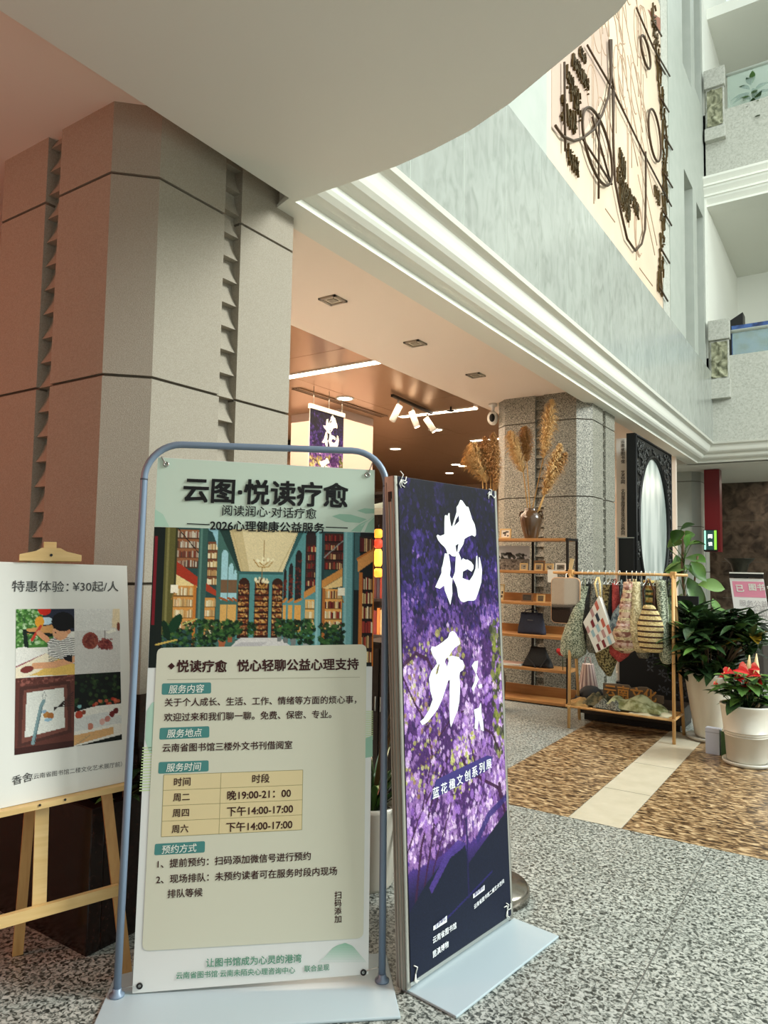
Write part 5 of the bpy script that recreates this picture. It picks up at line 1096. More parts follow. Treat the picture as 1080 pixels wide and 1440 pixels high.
def bag(label, name, pxc, top, bot, pw, prof, dep, m, yoff=0.0, lean=0.0, rz=0.0, mats2=None, bands=0, strap=None, open_=0):
    """a cloth bag hanging from the rack bar; prof = (height share, width share, shift) from the bottom up"""
    y = YA + yoff; a, b_ = ony(pxc, top, y), ony(pxc, bot, y); w = (ony(pxc + pw, bot, y).x - ony(pxc - pw, bot, y).x); h = a.z - b_.z; w *= 1.45
    o = thing(name, label, 'bag', (a.x, y, b_.z), rz, 'bags on the bamboo rack'); rings = []; n = 20; N_ = 26
    for i in range(N_ + 1):
        v = i / N_; ws_ = np.interp(v, [q[0] for q in prof], [q[1] for q in prof]); sh = np.interp(v, [q[0] for q in prof], [q[2] for q in prof]) * w
        dd = dep * np.interp(v, [0, .05, .3, .7, 1], [.35, .7, 1, .7, .3]); ripple = (1 + .05 * math.sin(9 * v + pxc)) * (1.06 if bands and i % 2 else 1)
        rings.append([Vector((sh + lean * v * h + w / 2 * ws_ * math.cos(q) * ripple, dd / 2 * math.sin(q) * ripple, v * h)) for q in np.linspace(0, 2 * PI, n + 1)[:-1]])
    b2 = MB().loft(rings); ms = [m]
    if bands:
        ms = [m] + mats2; k = 0
        for i in range(N_):
            for j in range(n): b2.m[k] = (i % bands) % len(ms); k += 1
    b2.build('body', ms, o)
    top_ = Vector((lean * h + prof[-1][2] * w, 0, h))
    if strap:
        zt = ZT - .01 - b_.z
        for s_ in (-1, 1): MB().tube([top_ + Vector((s_ * strap[0] * .8, 0, -.01)), top_ + Vector((s_ * strap[0], 0, (zt - h) * .5)), top_ + Vector((s_ * strap[0] * .15, 0, zt - h - .03))], strap[1], 8).build('strap', ms[-1] if strap[1] > .007 else m, o)
    return o
PZ = [(0, .7, 0), (.05, .95, 0), (.2, 1, 0), (.5, .8, 0), (.8, .55, 0), (1, .4, 0)]
PB_ = [(0, .5, -.25), (.06, .95, -.2), (.25, 1.0, -.15), (.5, .75, -.02), (.75, .5, .1), (1, .34, .22)]
bag('green grey knitted bag at the left end of the bag rack', 'knitted_bag', 813, 824, 926, 13, PB_, .26, K['green'], -.01, strap=(.012, .006))
bag('black crochet bag hanging second from the left', 'crochet_bag', 827, 820, 905, 8, PZ, .24, K['black'], .03, strap=(.01, .005))
bag('slim grey green knitted bag behind the patchwork one', 'knitted_bag', 835, 822, 918, 7, PZ, .24, K['grey'], .04, strap=(.01, .005))
bag('olive speckled bag hanging low under the patchwork bag', 'cloth_bag', 853, 822, 950, 12, [(0, .15, .1), (.12, .7, 0), (.26, 1.0, 0), (.45, .6, 0), (.7, .5, .05), (1, .5, .1)], .22, K['olive'], .05, strap=(.01, .005))
bag('black bag hanging right of the olive speckled one', 'cloth_bag', 861, 822, 912, 5, PZ, .24, K['black'], .05, strap=(.008, .004))
bag('coral red cloth bag with its hem showing below the others', 'cloth_bag', 868, 820, 930, 10, [(0, .1, .1), (.1, 1.0, .1), (.2, .9, .05), (.4, .4, 0), (.7, .34, -.05), (1, .3, -.1)], .20, K['red'], .0, strap=(.008, .004))
bag('slate blue bag bulging left of the brown patchwork bag', 'cloth_bag', 868, 850, 892, 7, [(0, .5, -.1), (.3, 1, -.1), (.7, .8, .1), (1, .4, .3)], .16, K['slate'], -.08, strap=(.008, .004))
bag('brown and cream crochet patchwork bag, narrow at the top', 'crochet_bag', 879, 818, 918, 12, [(0, .4, 0), (.06, .95, -.05), (.3, 1.0, -.05), (.6, .66, .05), (.85, .4, .12), (1, .4, .15)], .22, K['brown'], -.06, mats2=[K['cream'], K['brown'], knit('pink', (176, 128, 118), (206, 180, 166), 60)], bands=7, strap=(.01, .006))
bag('dark grey bag squeezed right of the brown patchwork bag', 'cloth_bag', 889, 820, 905, 5, PZ, .24, mat('knit charcoal', (58, 56, 56), .95), .05, strap=(.008, .004))
bag('cream knitted bag with a wide rounded bottom', 'knitted_bag', 897, 818, 917, 10, [(0, .5, .15), (.05, .85, .1), (.2, 1, 0), (.45, .85, -.1), (.7, .5, -.1), (1, .5, -.15)], .22, K['cream'], -.04, strap=(.01, .006))
bag('grey bag hanging between the cream and the striped bags', 'cloth_bag', 904, 820, 925, 7, PZ, .24, K['grey'], .05, strap=(.008, .004))
bag('ochre and green patterned bag above the striped crochet bag', 'cloth_bag', 914, 816, 905, 8, [(0, .8, .4), (.3, .9, .3), (.6, .9, .1), (1, .8, -.05)], .16, K['ochre'], .06, mats2=[K['dkgreen'], K['ochre']], bands=5, strap=(.01, .006))
bag('cream and brown striped crochet bag on two handles', 'crochet_bag', 914, 851, 917, 12.5, [(0, .5, .1), (.06, .9, .05), (.25, 1, 0), (.6, .95, 0), (.85, .7, 0), (1, .4, -.05)], .13, K['tan'], -.12, mats2=[K['tan'], K['dkbrown']], bands=3, strap=(.045, .008))
bag('dark brown bag squeezed right of the ochre patterned one', 'cloth_bag', 924, 820, 900, 5, PZ, .24, K['dkbrown'], .05, strap=(.008, .004))
bag('long pale grey green knitted bag next to the right leg', 'knitted_bag', 934, 816, 933, 8, [(0, .5, .1), (.06, .9, .1), (.14, .95, .1), (.22, .5, .1), (.5, .6, 0), (.8, .7, -.15), (1, .6, -.2)], .20, K['green'], -.02, strap=(.01, .006))
bag('dark green bag partly hidden by the right rack leg', 'cloth_bag', 941, 840, 905, 7, PZ, .22, K['dkgreen'], .05, strap=(.008, .004))
# the patchwork diamond in front
pd = [(842, 838), (865, 903), (838, 918), (820, 875)]
YP = YA - .15; D4 = [ony(*q, YP) for q in pd]; t = thing('patchwork_bag', 'white diamond patchwork bag with red, blue and navy squares', 'bag', (D4[0].x, YP, D4[2].z), 0, 'bags on the bamboo rack')
loc = [(v.x - D4[0].x, v.z - D4[2].z) for v in D4]
MB().loft([[Vector((a, .0, b)) for a, b in loc], [Vector((a * 1.01 + .004, .045, b)) for a, b in loc], [Vector((a * .9, .10, b * .95 + .01)) for a, b in loc]], 0, False).build('body', mat('white quilt cloth', (222, 220, 210), .9), t)
PC = {'r': (184, 96, 78), 'n': (44, 54, 66), 'b': (150, 180, 188), 'm': (120, 40, 46), 'p': (176, 136, 132), 'k': (96, 34, 36)}
lay = {(3, 6): 'r', (2, 5): 'r', (1, 4): 'n', (3, 4): 'p', (2, 3): 'b', (4, 3): 'm', (0, 3): 'p', (1, 2): 'm', (3, 2): 'p', (2, 1): 'b', (4, 1): 'k', (1, 0): 'p', (4, 5): 'b', (0, 5): 'r'}
g = MB(); nms = sorted(PC)
A_, B_, C_, D_ = loc
for i in range(5):
    for j in range(7):
        def bil(u, v):
            l = (D_[0] + (C_[0] - D_[0]) * u, D_[1] + (C_[1] - D_[1]) * u); r = (A_[0] + (B_[0] - A_[0]) * u, A_[1] + (B_[1] - A_[1]) * u)
            return Vector((l[0] + (r[0] - l[0]) * v, -.003, l[1] + (r[1] - l[1]) * v))
        if (i, j) in lay:
            k = lay[(i, j)]
            g.add([bil((i + .04) / 5, (j + .04) / 7), bil((i + .96) / 5, (j + .04) / 7), bil((i + .96) / 5, (j + .96) / 7), bil((i + .04) / 5, (j + .96) / 7)], [(0, 1, 2, 3)], nms.index(k))
g.build('patches', [mat('patch ' + k, PC[k], .9) for k in nms], t)
zt = ZT - D4[2].z
for s_ in (-1, 1): MB().tube([(-.004 + s_ * .012, .02, loc[0][1] - .01), (-.03 + s_ * .022, .06, loc[0][1] + (zt - loc[0][1]) * .55), (-.045 + s_ * .006, .13, zt - .03)], .009, 8).build('strap', K['tan'], t)
# wire hangers
for k, px_ in enumerate((819, 827, 835, 843, 852, 858, 864, 871, 881, 889, 895, 902, 908, 914, 921, 931)):
    x = ony(px_, 810, YA).x
    t = thing('wire_hanger', 'white wire hanger, %s from the left on the bag rack' % (ORD + ('fifteenth', 'sixteenth'))[k], 'hanger', (x, YA, ZT + .014), RNG.uniform(-.25, .25), 'white hangers on the rack')
    hk = [(.0, -.012 * math.cos(a) * 1.3, .004 - .0 + .012 * math.sin(a) * 1.2) for a in np.linspace(-.9, PI + .4, 9)] + [(0, .0, -.05), (0, 0, -.07)]
    MB().tube(hk, .0026, 6).build('hook', M_wire, t); MB().tube([(0, 0, -.07), (0, .05, -.095), (0, .065, -.10), (0, -.065, -.10), (0, -.05, -.095), (0, 0, -.07)], .0026, 6).build('shoulder_wire', M_wire, t)
# things on and behind the low shelf of the rack
def cloth(label, name, c, hx, hy, hz, m, rz=0.0, seed=0, cat='cloth'):
    o = thing(name, label, cat, c, rz); ph = seed * 1.7
    def f(u, v):
        a, b_ = (u - .5) * 2, (v - .5) * 2; k = max(0.0, 1 - max(abs(a), abs(b_)) ** 4)
        return Vector((a * hx * (1 + .08 * math.sin(4 * b_ + ph)), b_ * hy * (1 + .08 * math.sin(5 * a + ph)), hz * k * (.65 + .2 * math.sin(6 * a + ph) + .15 * math.sin(7 * b_ + 2 * a + ph) + .1 * math.sin(15 * a * b_ + ph)) + .006))
    b_ = MB().grid(26, 18, f); vs = len(b_.v); b_.grid(2, 2, lambda u, v: Vector(((u - .5) * 2 * hx, (v - .5) * 2 * hy, .002)))
    b_.build('folds', m, o); return o
ys = rl[0].y + O.y
def rk(px, dy=.12): return (ony(px, 980, ys + dy).x, ys + dy, ZL + .004)
hs_ = max(.1, (rl[2].y - rl[0].y) / 2 - .03)
cloth('brown folded cloth at the left end of the rack shelf', 'folded_cloth', rk(817, hs_), .10, hs_, .05, mat('ochre brown cloth', (150, 112, 62), .9, noise=(14, (178, 146, 92), .2)), .05, 1)
cloth('dark olive patterned cloth heaped left of the green one', 'folded_cloth', (rk(838)[0], ys + hs_ + .03, ZL + .015), .10, hs_ * .9, .10, mat('olive print cloth', (60, 58, 38), .9, noise=(30, (110, 100, 70), .12)), -.1, 2)
cloth('grey speckled knitted cloth in front of the green one', 'folded_cloth', (rk(860)[0], ys + .05, ZL + .012), .11, .06, .07, K['grey'], -.15, 3)
cloth('pale green printed cloth heaped in the middle of the rack shelf', 'folded_cloth', (rk(893)[0], ys + hs_, ZL + .02), .24, hs_ * .95, .11, mat('pale green print cloth', (176, 180, 142), .9, noise=(16, (110, 112, 66), .10)), -.08, 4)
cloth('cream folded edge under the pale green cloth', 'folded_cloth', (rk(915)[0], ys + hs_ - .02, ZL + .004), .16, hs_, .03, mat('cream linen', (196, 188, 158), .9), .02, 5)
# display plinth, dark cloth behind, wooden word sign, cap and striped bag
YK = max(fl_.y, fr_.y) + .34
x0, x1_ = ony(812, 1000, YK).x, ony(958, 1000, YK).x
t = thing('low_plinth', 'low dark wooden plinth behind the bag rack', 'plinth', ((x0 + x1_) / 2, YK + .3, 0)); h = (x1_ - x0) / 2
MB().bx(-h, -.24, .06, h, .3, .20).build('body', mat('dark plinth wood', (38, 30, 24), .5), t, bevel=.006); MB().bx(-h + .03, -.2, 0, h - .03, .28, .06).build('foot', M_black, t)
t = thing('dark_screen', 'black patterned cloth screen behind the hanging bags', 'screen', ((x0 + x1_) / 2 + .1, YK + .42, .20)); hh = ony(880, 835, YK + .42).z - .2
MB().bx(-h + .16, 0, 0, h - .03, .03, hh).build('cloth', mat('black print cloth', (14, 15, 16), .85), t)
g = MB()
for _ in range(26):
    x_, z_ = RNG.uniform(-.05, h - .08), RNG.uniform(.05, hh * .55); n_ = RNG.integers(4, 6)
    for k in range(n_):
        a = 2 * PI * k / n_ + _; pts = [(x_, z_), (x_ + .025 * math.cos(a - .4), z_ + .025 * math.sin(a - .4)), (x_ + .042 * math.cos(a), z_ + .042 * math.sin(a)), (x_ + .025 * math.cos(a + .4), z_ + .025 * math.sin(a + .4))]
        g.flat([pts], lambda a_, b_: Vector((a_, -.0015, b_)))
g.build('grey_blossom_pattern', mat('grey flower print', (70, 74, 80), .85), t)['kind'] = 'stuff'
b0 = ony(848, 985, YK + .2); t = thing('word_sign', 'row of carved wooden block characters with a pale edge on the plinth', 'sign', (b0.x, YK + .2, .20))
ws2 = ony(925, 980, YK + .2).x - b0.x; ht = ony(870, 962, YK + .2).z - .2
out = [(0, 0), (0, ht * .95), (ws2 * .30, ht * 1.0), (ws2 * .33, ht * .98), (ws2 * .48, ht), (ws2 * .52, ht * .8), (ws2 * .66, ht * .95), (ws2 * .8, ht * .98), (ws2 * .9, ht * .8), (ws2 * .95, ht * .55), (ws2 * 1.1, ht * .5), (ws2 * 1.1, 0)]
MB().prism(out, lambda a, b: Vector((a, .0, b)), lambda a, b: Vector((a, .02, b))).build('pale_edge', mat('taupe board', (112, 98, 80), .7), t)
g = MB(); write(g, "云南文化", (.015, ht * .5), (ws2 * .98, ht * .46), lambda a, b: Vector((a, -.004, b)), 0, .03, 1.0)
g2 = MB(); g2.add([v for v in g.v], g.f); o = g2.build('block_characters', mat('carved ochre wood', (206, 146, 72), .5), t, solid=.006)
c0_ = ony(832, 978, YK + .12); t = thing('felt_hat', 'round black hat lying at the left of the wooden block characters', 'hat', (c0_.x, YK + .1, .20))
MB().lathe([(.11, 0), (.108, .03), (.09, .07), (.05, .098), (.001, .105)], n=28).build('crown', mat('black felt', (20, 22, 24), .7), t); MB().lathe([(.112, .004), (.135, .006), (.13, .014), (.108, .016)], (0, -.02, 0), 28).build('brim', mat('black felt', (20, 22, 24), .7), t)
c0_ = ony(826, 970, YK + .30); zt = ony(828, 934, YK + .30).z; t = thing('striped_bag', 'pale pink finely striped bag standing behind the black hat', 'bag', (c0_.x, YK + .32, .20))
g = MB(); n_ = 26; rg = [[Vector(((.105 - .055 * v) * math.cos(q) * (1 + .03 * (k % 2)), .05 * math.sin(q) * (1 + .05 * (k % 2)), v * (zt - .2))) for k, q in enumerate(np.linspace(0, 2 * PI, 2 * n_ + 1)[:-1])] for v in (0, .33, .66, 1)]
g.loft(rg, 0, False); g.m = [(k % (2 * n_)) % 4 // 2 for k in range(len(g.m))]; g.build('body', [mat('pale pink cloth', (206, 186, 176), .9), mat('mauve stripe', (150, 124, 120), .9)], t)
MB().tube([(-.03, 0, zt - .2), (-.02, 0, zt - .14), (.02, 0, zt - .14), (.03, 0, zt - .2)], .006, 8).build('handle', mat('mauve stripe', (150, 124, 120), .9), t)

# ------------------------------------------------------------ plants at the right
def potted(label, c, prof, soil_r, soil_z, saucer, m, n_ring=()):
    o = thing('potted_plant', label, 'plant', (c.x, c.y, .0)); z0 = .022 if saucer else 0
    MB().lathe([(r, z + z0) for r, z in prof], n=48).build('pot', m, o); MB().lathe([(soil_r, soil_z + z0), (.001, soil_z + z0 + .006)], n=24).build('soil', M_soil, o)
    if saucer: MB().lathe([(saucer * .9, 0), (saucer, .01), (saucer * 1.02, .03), (saucer * .97, .03), (saucer * .94, .022), (.001, .02)], n=40).build('saucer', mat('pale saucer', (196, 192, 180), .4), o)
    return o
c = onz(990, 1046) + Vector((.02, .20, 0))
hp = ony(985, 950, c.y - .1).z
t = potted('big dark leaved potted shrub with yellow specks beside the bag rack', c, [(.115, 0), (.125, .02), (.195, hp - .03), (.20, hp), (.185, hp), (.18, hp - .05), (.001, hp - .06)], .181, hp - .05, .185, M_glaze)
b = MB(); st = MB()
for k in range(44):
    a = k * 2.4 + RNG.uniform(-.4, .4); r0 = RNG.uniform(.02, .1); r1 = RNG.uniform(.06, .34); zt_ = hp + RNG.uniform(.02, .58) * (1 - .6 * r1)
    p0, p1 = Vector((r0 * math.cos(a), r0 * math.sin(a), hp - .04)), Vector((r1 * math.cos(a) + .03, r1 * math.sin(a), zt_)); st.tube([p0, (p0 + p1) / 2 + Vector((0, 0, .04)), p1], .007, 6)
    for j in range(13):
        a2 = j * 2.4 + k; el = RNG.uniform(-.25, .9); mi = 2 if (k in (5, 11) and j < 5) else (1 if RNG.uniform() < .12 else 0)
        leaf(b, p1 + Vector((0, 0, -.014 * (j % 6))), (math.cos(a2), math.sin(a2), el), RNG.uniform(.17, .28), RNG.uniform(.06, .088), RNG.uniform(.05, .35), mi, .18)
b.build('foliage', [G_dark, G_mid, G_yel], t); st.build('stems', M_bark, t)
c = onz(1043, 1081) + Vector((.015, .16, 0)); hp = ony(1043, 995, c.y - .17).z - .022
t = potted('white pot of red flowering plant at the right edge', c, [(.125, 0), (.132, .012), (.143, hp * .45), (.147, hp * .455), (.143, hp * .46), (.146, hp * .49), (.15, hp * .495), (.146, hp * .50), (.149, hp * .53), (.153, hp * .535), (.149, hp * .54), (.168, hp - .03), (.174, hp - .01), (.174, hp), (.158, hp), (.152, hp - .05), (.001, hp - .055)], .154, hp - .04, .16, M_wpot)
b = MB(); hp += .022
for k in range(74):
    a = RNG.uniform(0, 6.28); r = RNG.uniform(.02, .17); zz = hp + RNG.uniform(.0, .20); p0 = Vector((r * math.cos(a), r * math.sin(a), zz))
    leaf(b, p0, (math.cos(a), math.sin(a), RNG.uniform(-.2, .7)), RNG.uniform(.11, .17), RNG.uniform(.08, .12), .25, int(k % 3 != 0), .15, 'heart'); b.tube([(.3 * r * math.cos(a), .3 * r * math.sin(a), hp - .04), p0], .003, 5, 0)
b.build('foliage', [G_dark, G_mid], t)
M_spa = mat('red waxy bloom', (206, 34, 38), .25)
for q, s_ in (((1016, 952), .06), ((1041, 955), .07), ((1067, 958), .08), ((1023, 946), .085), ((1046, 941), .12), ((1058, 950), .10), ((1050, 964), .075), ((1036, 952), .06), ((1062, 940), .09), ((1006, 962), .04)):
    p = ony(*q, c.y - .05) - Vector((c.x, c.y, 0)); a = RNG.uniform(0, 6.28); g = MB()
    leaf(g, p - Vector((s_ * .3, 0, 0)), (.8, -.5 + .4 * math.cos(a), .35 * math.sin(a)), s_, s_ * .85, .3, 0, .25, 'heart', roll=.7); g.tube([p, p + Vector((.015, -.02, .04))], [.005, .003], 6, 1); g.tube([(p.x * .3, p.y * .3, hp - .03), p], .003, 5, 2)
    g.build('bloom', [M_spa, mat('pale spadix', (226, 196, 130), .5), G_mid], t)
for k, q in enumerate(((1053, 921), (1063, 919))):
    p = ony(*q, c.y + .12); o = thing('wooden_stake', ('left one of two pale pointed stakes behind the red flowers', 'right one of two pale pointed stakes behind the red flowers')[k], 'stake', (p.x, p.y, .0), group='pale pointed stakes')
    MB().tube([(-.0, 0, 0), (0, 0, p.z - .10), (.004, 0, p.z)], [.022, .020, .003], 10).build('shaft', mat('pale stake wood', (226, 196, 148), .6), o)
# box and book on the floor beside the pot
p = onz(1004, 1061); t = thing('pale_box', 'pale blue grey flat box standing on the floor between the two pots', 'box', (p.x - .0, p.y + .02, 0), -.1)
hb = ony(1004, 1024, p.y).z; MB().bx(-.055, -.03, 0, .045, .03, hb).build('body', mat('pale blue card', (190, 196, 212), .6), t, bevel=.003); MB().bx(-.056, -.031, hb - .035, .046, -.0295, hb - .03).build('lid_line', mat('card line', (150, 156, 172), .6), t)
p = onz(1018, 1066); t = thing('green_book', 'thin green book leaning beside the pale box on the floor', 'book', (p.x - .0, p.y + .05, 0), .05); MB().bx(-.02, -.05, 0, .02, .05, .19).build('cover', mat('green cover', (60, 96, 56), .5), t, bevel=.002); MB().bx(-.014, -.047, .004, .014, .047, .1915).build('pages', M_cardw, t)
# tall broad leaved plant behind the rack
c = ony(962, 830, 7.6); t = potted('tall plant with broad pale green leaves behind the rack post', Vector((c.x, 7.6, 0)), [(.14, 0), (.15, .02), (.2, .42), (.18, .42), (.17, .38), (.001, .37)], .171, .38, 0, M_wpot)
t.name = 'potted_tree'
st = MB().tube([(0, 0, .38), (.02, 0, .9), (-.02, .02, 1.35), (.0, 0, 1.75)], .014, 8).tube([(.02, 0, .9), (.10, -.05, 1.2), (.14, -.06, 1.5)], .01, 8); st.build('stems', M_bark, t)
b = MB()
for k, (qx, qy, dx, dz, L_, mi) in enumerate(((950, 765, .5, .9, .26, 0), (953, 758, 1, .55, .22, 0), (968, 772, .2, 1, .24, 0), (965, 770, .9, .6, .2, 1), (972, 766, 1, .25, .18, 0), (962, 785, 1, .1, .30, 0), (966, 800, -.9, .1, .25, 1), (966, 795, 1, -.5, .26, 0), (956, 790, -.7, -.3, .2, 1), (970, 812, .5, -1, .3, 0), (978, 820, .3, -1, .26, 0), (984, 822, 1, .1, .28, 1), (960, 815, -.4, -.8, .24, 0), (948, 780, .3, -1, .22, 0), (940, 770, .9, .8, .22, 1), (972, 835, .4, -1, .3, 0), (955, 745, .95, .7, .2, 0), (975, 790, .8, -.6, .22, 0), (960, 835, -.5, -1, .25, 0))):
    p = ony(qx, qy, 7.6) - Vector((c.x, 7.6, 0)); y = RNG.uniform(-.15, .12)
    leaf(b, p + Vector((0, y, 0)), (dx, RNG.uniform(-.6, .1), dz), L_ * .85, L_ * .5, .25, mi, .15, 'fiddle', 9, roll=RNG.uniform(.3, 1.1) * (1 if k % 2 else -1)); b.tube([(0, 0, max(.6, p.z - .15)), p + Vector((0, y, 0))], .004, 5, 0)
b.build('foliage', [mat('broad green leaf', (50, 84, 30), .3, noise=(7, (78, 116, 44), .2)), mat('broad pale leaf', (104, 136, 70), .35)], t)

# ------------------------------------------------------------ oval mirror, black board, white lettered strip
XM2 = -2.19; ya_, yb_ = onx(893, 620, XM2).y, onx(943, 650, XM2).y; zt = (onx(893, 607, XM2).z + onx(943, 640, XM2).z) / 2; zb = .25
t = thing('oval_mirror', 'huge black carved rectangular frame around an oval mirror', 'mirror', (XM2, ya_, 0)); w = yb_ - ya_
oy0, oy1 = onx(898, 720, XM2).y - ya_, onx(939, 720, XM2).y - ya_; oz1 = onx(917, 644, XM2).z; oz0 = onx(917, 838, XM2).z
cy, cz, ry, rz_ = (oy0 + oy1) / 2, (oz0 + oz1) / 2, (oy1 - oy0) / 2, (oz1 - oz0) / 2
M_ebo = mat('carved black wood', (13, 13, 13), .5, spec=.3)
def fr(d): return lambda a, b: Vector((d, a, b))
ov = [(cy + ry * math.cos(2 * PI * i / 56), cz + rz_ * math.sin(2 * PI * i / 56)) for i in range(56)]
g = MB(); g.flat([[(0, zb), (w, zb), (w, zt), (0, zt)], ov[::-1]], fr(.0)); g.flat([[(0, zb), (w, zb), (w, zt), (0, zt)], ov[::-1]], fr(-.10))
for lp in ([(0, zb), (w, zb), (w, zt), (0, zt)], ov): n_ = len(lp); g.add([fr(0)(*p) for p in lp] + [fr(-.10)(*p) for p in lp], [(i, (i + 1) % n_, n_ + (i + 1) % n_, n_ + i) for i in range(n_)])
g.build('frame', M_ebo, t)
MB().flat([[(cy + (ry + .01) * math.cos(2 * PI * i / 56), cz + (rz_ + .01) * math.sin(2 * PI * i / 56)) for i in range(56)]], fr(-.018)).build('mirror_glass', mat('mirror with painted reflection', (172, 184, 178), .28, .3, noise=(1.6, (236, 242, 236), .12, (1, 2.2, .45))), t)  # pale diffuse streaks paint a bright reflection into the glass
MB().tube([fr(.005)(*p) for p in [(cy + (ry + .015) * math.cos(2 * PI * i / 64), cz + (rz_ + .015) * math.sin(2 * PI * i / 64)) for i in range(64)]], .022, 8, 0, True).build('oval_bead', M_ebo, t)
g = MB()
for x0_, x1__, z0_, z1__ in ((.02, .02, zb, zt), (w - .02, w - .02, zb, zt)): g.tube([fr(.004)(x0_, z0_ + .02), fr(.004)(x1__, z1__ - .02)], .015, 8)
g.tube([fr(.004)(.02, zt - .02), fr(.004)(w - .02, zt - .02)], .015, 8); g.build('edge_bead', M_ebo, t)
g = MB(); n_ok = 0
while n_ok < 230:
    a_, b_ = RNG.uniform(.05, w - .05), RNG.uniform(.9, zt - .06)
    if ((a_ - cy) / (ry + .06)) ** 2 + ((b_ - cz) / (rz_ + .06)) ** 2 < 1: continue
    n_ok += 1; r = RNG.uniform(.02, .05); ph = RNG.uniform(0, 6.28); sg = RNG.choice([-1, 1])
    g.tube([fr(.008)(min(w - .02, max(.02, a_ + r * (1 - i / 9) * math.cos(ph + sg * i * .7))), b_ + r * (1 - i / 9) * math.sin(ph + sg * i * .7)) for i in range(8)], .009, 5)
o = g.build('carving', mat('lighter black carving', (44, 44, 42), .4), t); o['kind'] = 'stuff'  # carving coloured lighter than the frame
p0, p1 = ony(868, 757, 8.62), ony(892, 757, 8.62); t = thing('black_board', 'plain black standing board with a pale edge before the oval mirror', 'board', ((p0.x + p1.x) / 2, 8.62, 0))
p0, p1 = ony(868, 757, 8.62), ony(892, 757, 8.62); h = (p1.x - p0.x) / 2
MB().bx(-h + .02, -.02, .05, h, .02, p0.z).build('panel', M_black, t, bevel=.003); MB().bx(-h, -.02, .05, -h + .02, .02, p0.z).build('pale_edge', mat('beige edge', (176, 150, 128), .6), t); MB().bx(-h, -.12, 0, h, .12, .05).build('foot', M_black, t); MB().bx(-h, -.024, p0.z, h, .024, p0.z + .012).build('top_strip', M_satin, t)
p0, p1 = ony(866.5, 617, 9.3), ony(881.5, 617, 9.3); h = (p1.x - p0.x) / 2
t = thing('lettered_strip', 'tall narrow white strip sign with a column of small characters', 'sign', ((p0.x + p1.x) / 2, 9.3, .0)); zt = p0.z
MB().bx(-h, 0, .05, h, .012, zt).build('strip', mat('white strip', (230, 226, 216), .5), t); MB().bx(-h - .02, -.1, 0, h + .02, .1, .05).build('foot', M_white, t)
M_st = mat('strip ink', (60, 54, 50), .6)
for ca, y0, y1 in (("云南省图书馆", 618, 652), ("艺术空间", 662, 680), ("文创展览阅读体验活动公益空间", 688, 752), ("欢迎您", 765, 782)):
    for i, ch in enumerate(ca):
        q = ony(876, y0 + (y1 - y0) * (i + .5) / len(ca), 9.3); g = MB(); ww = h * .34
        write(g, ch, (q.x - t.location.x - ww, q.z), (q.x - t.location.x + ww, q.z), lambda a, b: Vector((a, -.002, b)), 0, .02); g.build('character', M_st, t)
# pale wall and red brown panel glimpsed there, red banner with a screen, pink notice, bronze vessel
struct(MB().bx(-4.4, 12.0, 0, -2.42, 12.1, ZP).build('wall_inner', mat('inner wall paint', (222, 206, 190), .8)))
p0, p1 = ony(868, 690, 11.9), ony(896, 757, 11.9); t = tag(MB().bx(-(p1.x - p0.x) / 2, 0, 0, (p1.x - p0.x) / 2, .06, p0.z).build('brown_panel', mat('red brown panel', (104, 50, 36), .5), loc=((p0.x + p1.x) / 2, 11.9, 0)), 'red brown panel on the pale wall left of the oval mirror', 'panel')
YQ = YB + .9; p0, p1 = ony(990, 672, YQ), ony(1013, 760, YQ); h = (p1.x - p0.x) / 2
t = tag(MB().bx(-h, 0, ony(1000, 776, YQ).z, h, .25, ZS - .01).build('red_panel', mat('deep red panel', (104, 14, 20), .35), loc=((p0.x + p1.x) / 2, YQ, 0)), 'tall deep red wall panel above and behind the small screen', 'panel')
p0, p1 = ony(990, 746, YQ - .06), ony(1008, 773, YQ - .06); t = thing('screen', 'small bright screen with white characters on the red panel', 'screen', ((p0.x + p1.x) / 2, YQ - .005, p1.z)); h = (p1.x - p0.x) / 2; hh = p0.z - p1.z
MB().bx(-h - .01, -.05, -.03, h + .01, 0, hh + .01).build('case', M_black, t); MB().bx(-h, -.054, 0, h, -.05, hh).build('display', mat('screen glow', (26, 40, 40), .3, emit=((30, 60, 56), .8)), t)
MB().bx(h * .6, -.055, .0, h, -.0535, hh).build('green_bar', mat('screen green', (120, 170, 60), .3, emit=((130, 190, 60), .8)), t); MB().bx(-h, -.055, 0, -h * .7, -.0535, hh).build('pale_bar', mat('screen teal', (150, 210, 190), .3, emit=((150, 210, 190), .7)), t)
for k, ch in enumerate("阅读"): g = MB(); write(g, ch, (-h * .35, hh * (.7 - .4 * k)), (h * .3, hh * (.7 - .4 * k)), lambda a, b: Vector((a, -.056, b)), 0, .03); g.build('character', mat('screen white', (235, 240, 238), .4, emit=((235, 240, 238), 1.0)), t)
YN = 8.2; p0, p1 = ony(1026, 813, YN), ony(1075, 890, YN); t = thing('notice_stand', 'white notice with a pink heading on a black stand at the right edge', 'sign', (p0.x, YN, 0), .0); w = p1.x - p0.x; z0, z1 = p1.z - .1, p0.z
Q = lambda a, b: Vector((a + (z1 - b) * .12, -.01, b))
MB().prism([(0, z0), (w, z0), (w, z1), (0, z1)], lambda a, b: Q(a, b), lambda a, b: Q(a, b) + Vector((0, .02, 0))).build('board', mat('white notice', (232, 228, 226), .4), t)
MB().flat([[(.02, z1 - .19), (w, z1 - .19), (w, z1 - .03), (.02, z1 - .03)]], lambda a, b: Q(a, b) + Vector((0, -.001, 0))).build('pink_heading', mat('pink print', (222, 140, 164), .5), t)
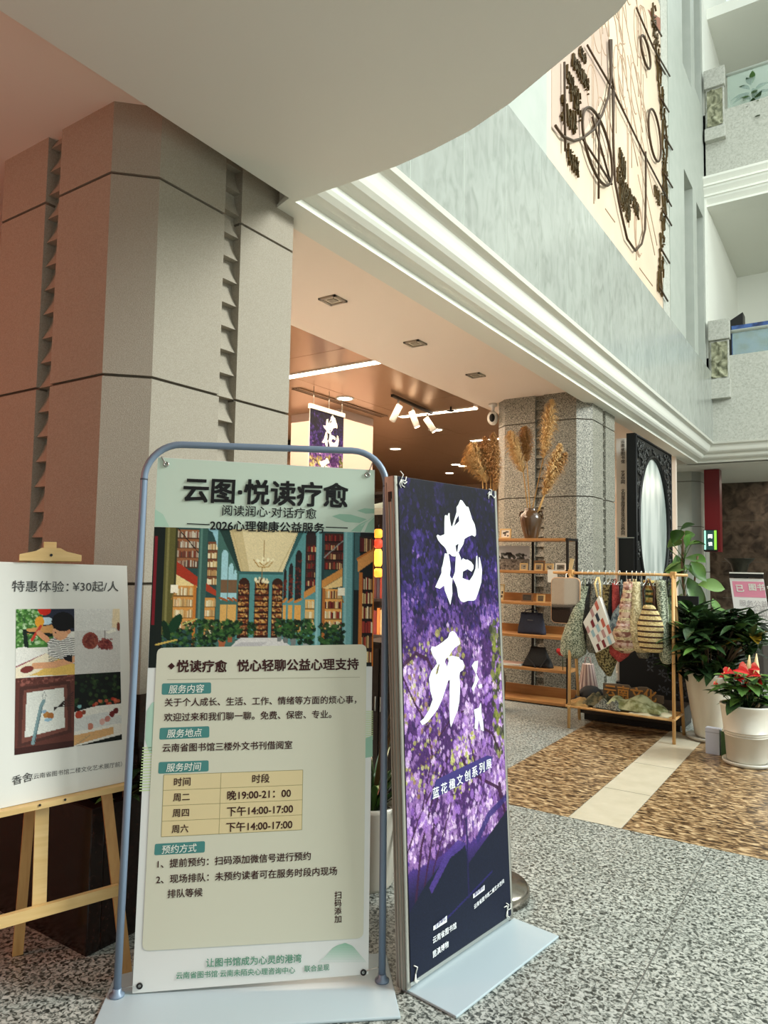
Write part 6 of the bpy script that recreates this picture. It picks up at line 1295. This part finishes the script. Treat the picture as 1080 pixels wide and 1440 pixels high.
for ch, a, b_, s_ in (("已", .085, z1 - .1, .035), ("图书", .24, z1 - .085, .07), ("会", .37, z1 - .085, .035)): g = MB(); write(g, ch, (a - s_, b_), (a + s_, b_), lambda a, b: Q(a, b) + Vector((0, -.002, 0)), 0, .04); g.build('character', M_white, t)
for k in range(4):
    g = MB(); write(g, "服务公益阅读空间"[k:k + 4], (.06 + .05 * (k % 2), z1 - .25 - .05 * k), (.32 + .03 * k, z1 - .25 - .05 * k), lambda a, b: Q(a, b) + Vector((0, -.002, 0)), 0, .0); g.build('text_line', mat('pale grey print', (176, 168, 170), .5), t)
MB().bx(.0, -.02, z1 + .01, w, .03, z1 + .05).build('black_bar', M_black, t); MB().bx(.0, -.02, z1 + .05, w, .03, z1 + .062).build('white_bar', M_white, t)
MB().bx(w * .5, .02, 0, w * .56, .05, z1 + .02).build('post', M_black, t); MB().bx(w * .2, -.15, 0, w * .85, .2, .02).build('foot', M_black, t)
YV = 10.6; p0 = ony(1040, 785, YV); rt = (ony(1062, 785, YV).x - ony(1018, 785, YV).x) / 2; t = thing('bronze_vessel', 'dark bronze vessel with a flaring trumpet mouth behind the pink notice', 'vessel', (p0.x, YV, 0)); zt = p0.z
MB().lathe([(rt * .72, .52), (rt * .66, .6), (rt * .42, .8), (rt * .44, .88), (rt * .44, 1.02), (rt * .46, zt - .18), (rt * .6, zt - .08), (rt * .98, zt - .005), (rt, zt), (rt * .93, zt), (rt * .5, zt - .1), (rt * .3, zt - .2), (.001, zt - .25)], n=36).build('body', mat('dark bronze', (54, 50, 38), .45, .6, noise=(18, (36, 34, 26), .2)), t)
MB().bx(-.3, -.3, 0, .3, .3, .52).build('stand', mat('dark stone stand', (60, 52, 46), .5), t, bevel=.01)
p = onz(1041, 682, ZS); t = thing('downlight', 'single round lit downlight under the far balcony', 'light', p)
MB().lathe([(.001, -.008), (.07, -.008), (.07, 0)], n=20).build('lens', M_lamp, t); MB().lathe([(.072, 0), (.072, -.01), (.09, -.01), (.095, 0)], n=20).build('trim_ring', M_white, t)
# plant and dark things on the far balconies
p = fx(1056, 122); t = thing('potted_plant', 'small green plant behind the glass on the third floor balcony', 'plant', (p.x, YW + .2, z3w - .8)); MB().lathe([(.1, 0), (.14, .3), (.12, .3), (.001, .28)], n=20).build('pot', M_wpot, t); b = MB()
for k in range(40): a = RNG.uniform(0, 6.28); leaf(b, (.05 * math.cos(a), .05 * math.sin(a), .5 + RNG.uniform(0, .7)), (math.cos(a), math.sin(a), RNG.uniform(.0, .9)), RNG.uniform(.18, .32), .09, .3, int(k % 3 == 0))
b.tube([(0, 0, .28), (0, 0, 1.1)], .012, 6); b.build('foliage', [G_dark, G_mid], t)
p = fx(1015, 440); t = tag(MB().prism([(-.12, -.4), (.14, -.4), (.14, .35), (-.12, .2)], lambda a, b: Vector((a, 0, b)), lambda a, b: Vector((a, .3, b))).build('dark_cabinet', M_black, loc=(p.x + .03, YW + 1.2, p.z)), 'dark slanted panel standing behind the second floor balcony pier', 'panel')
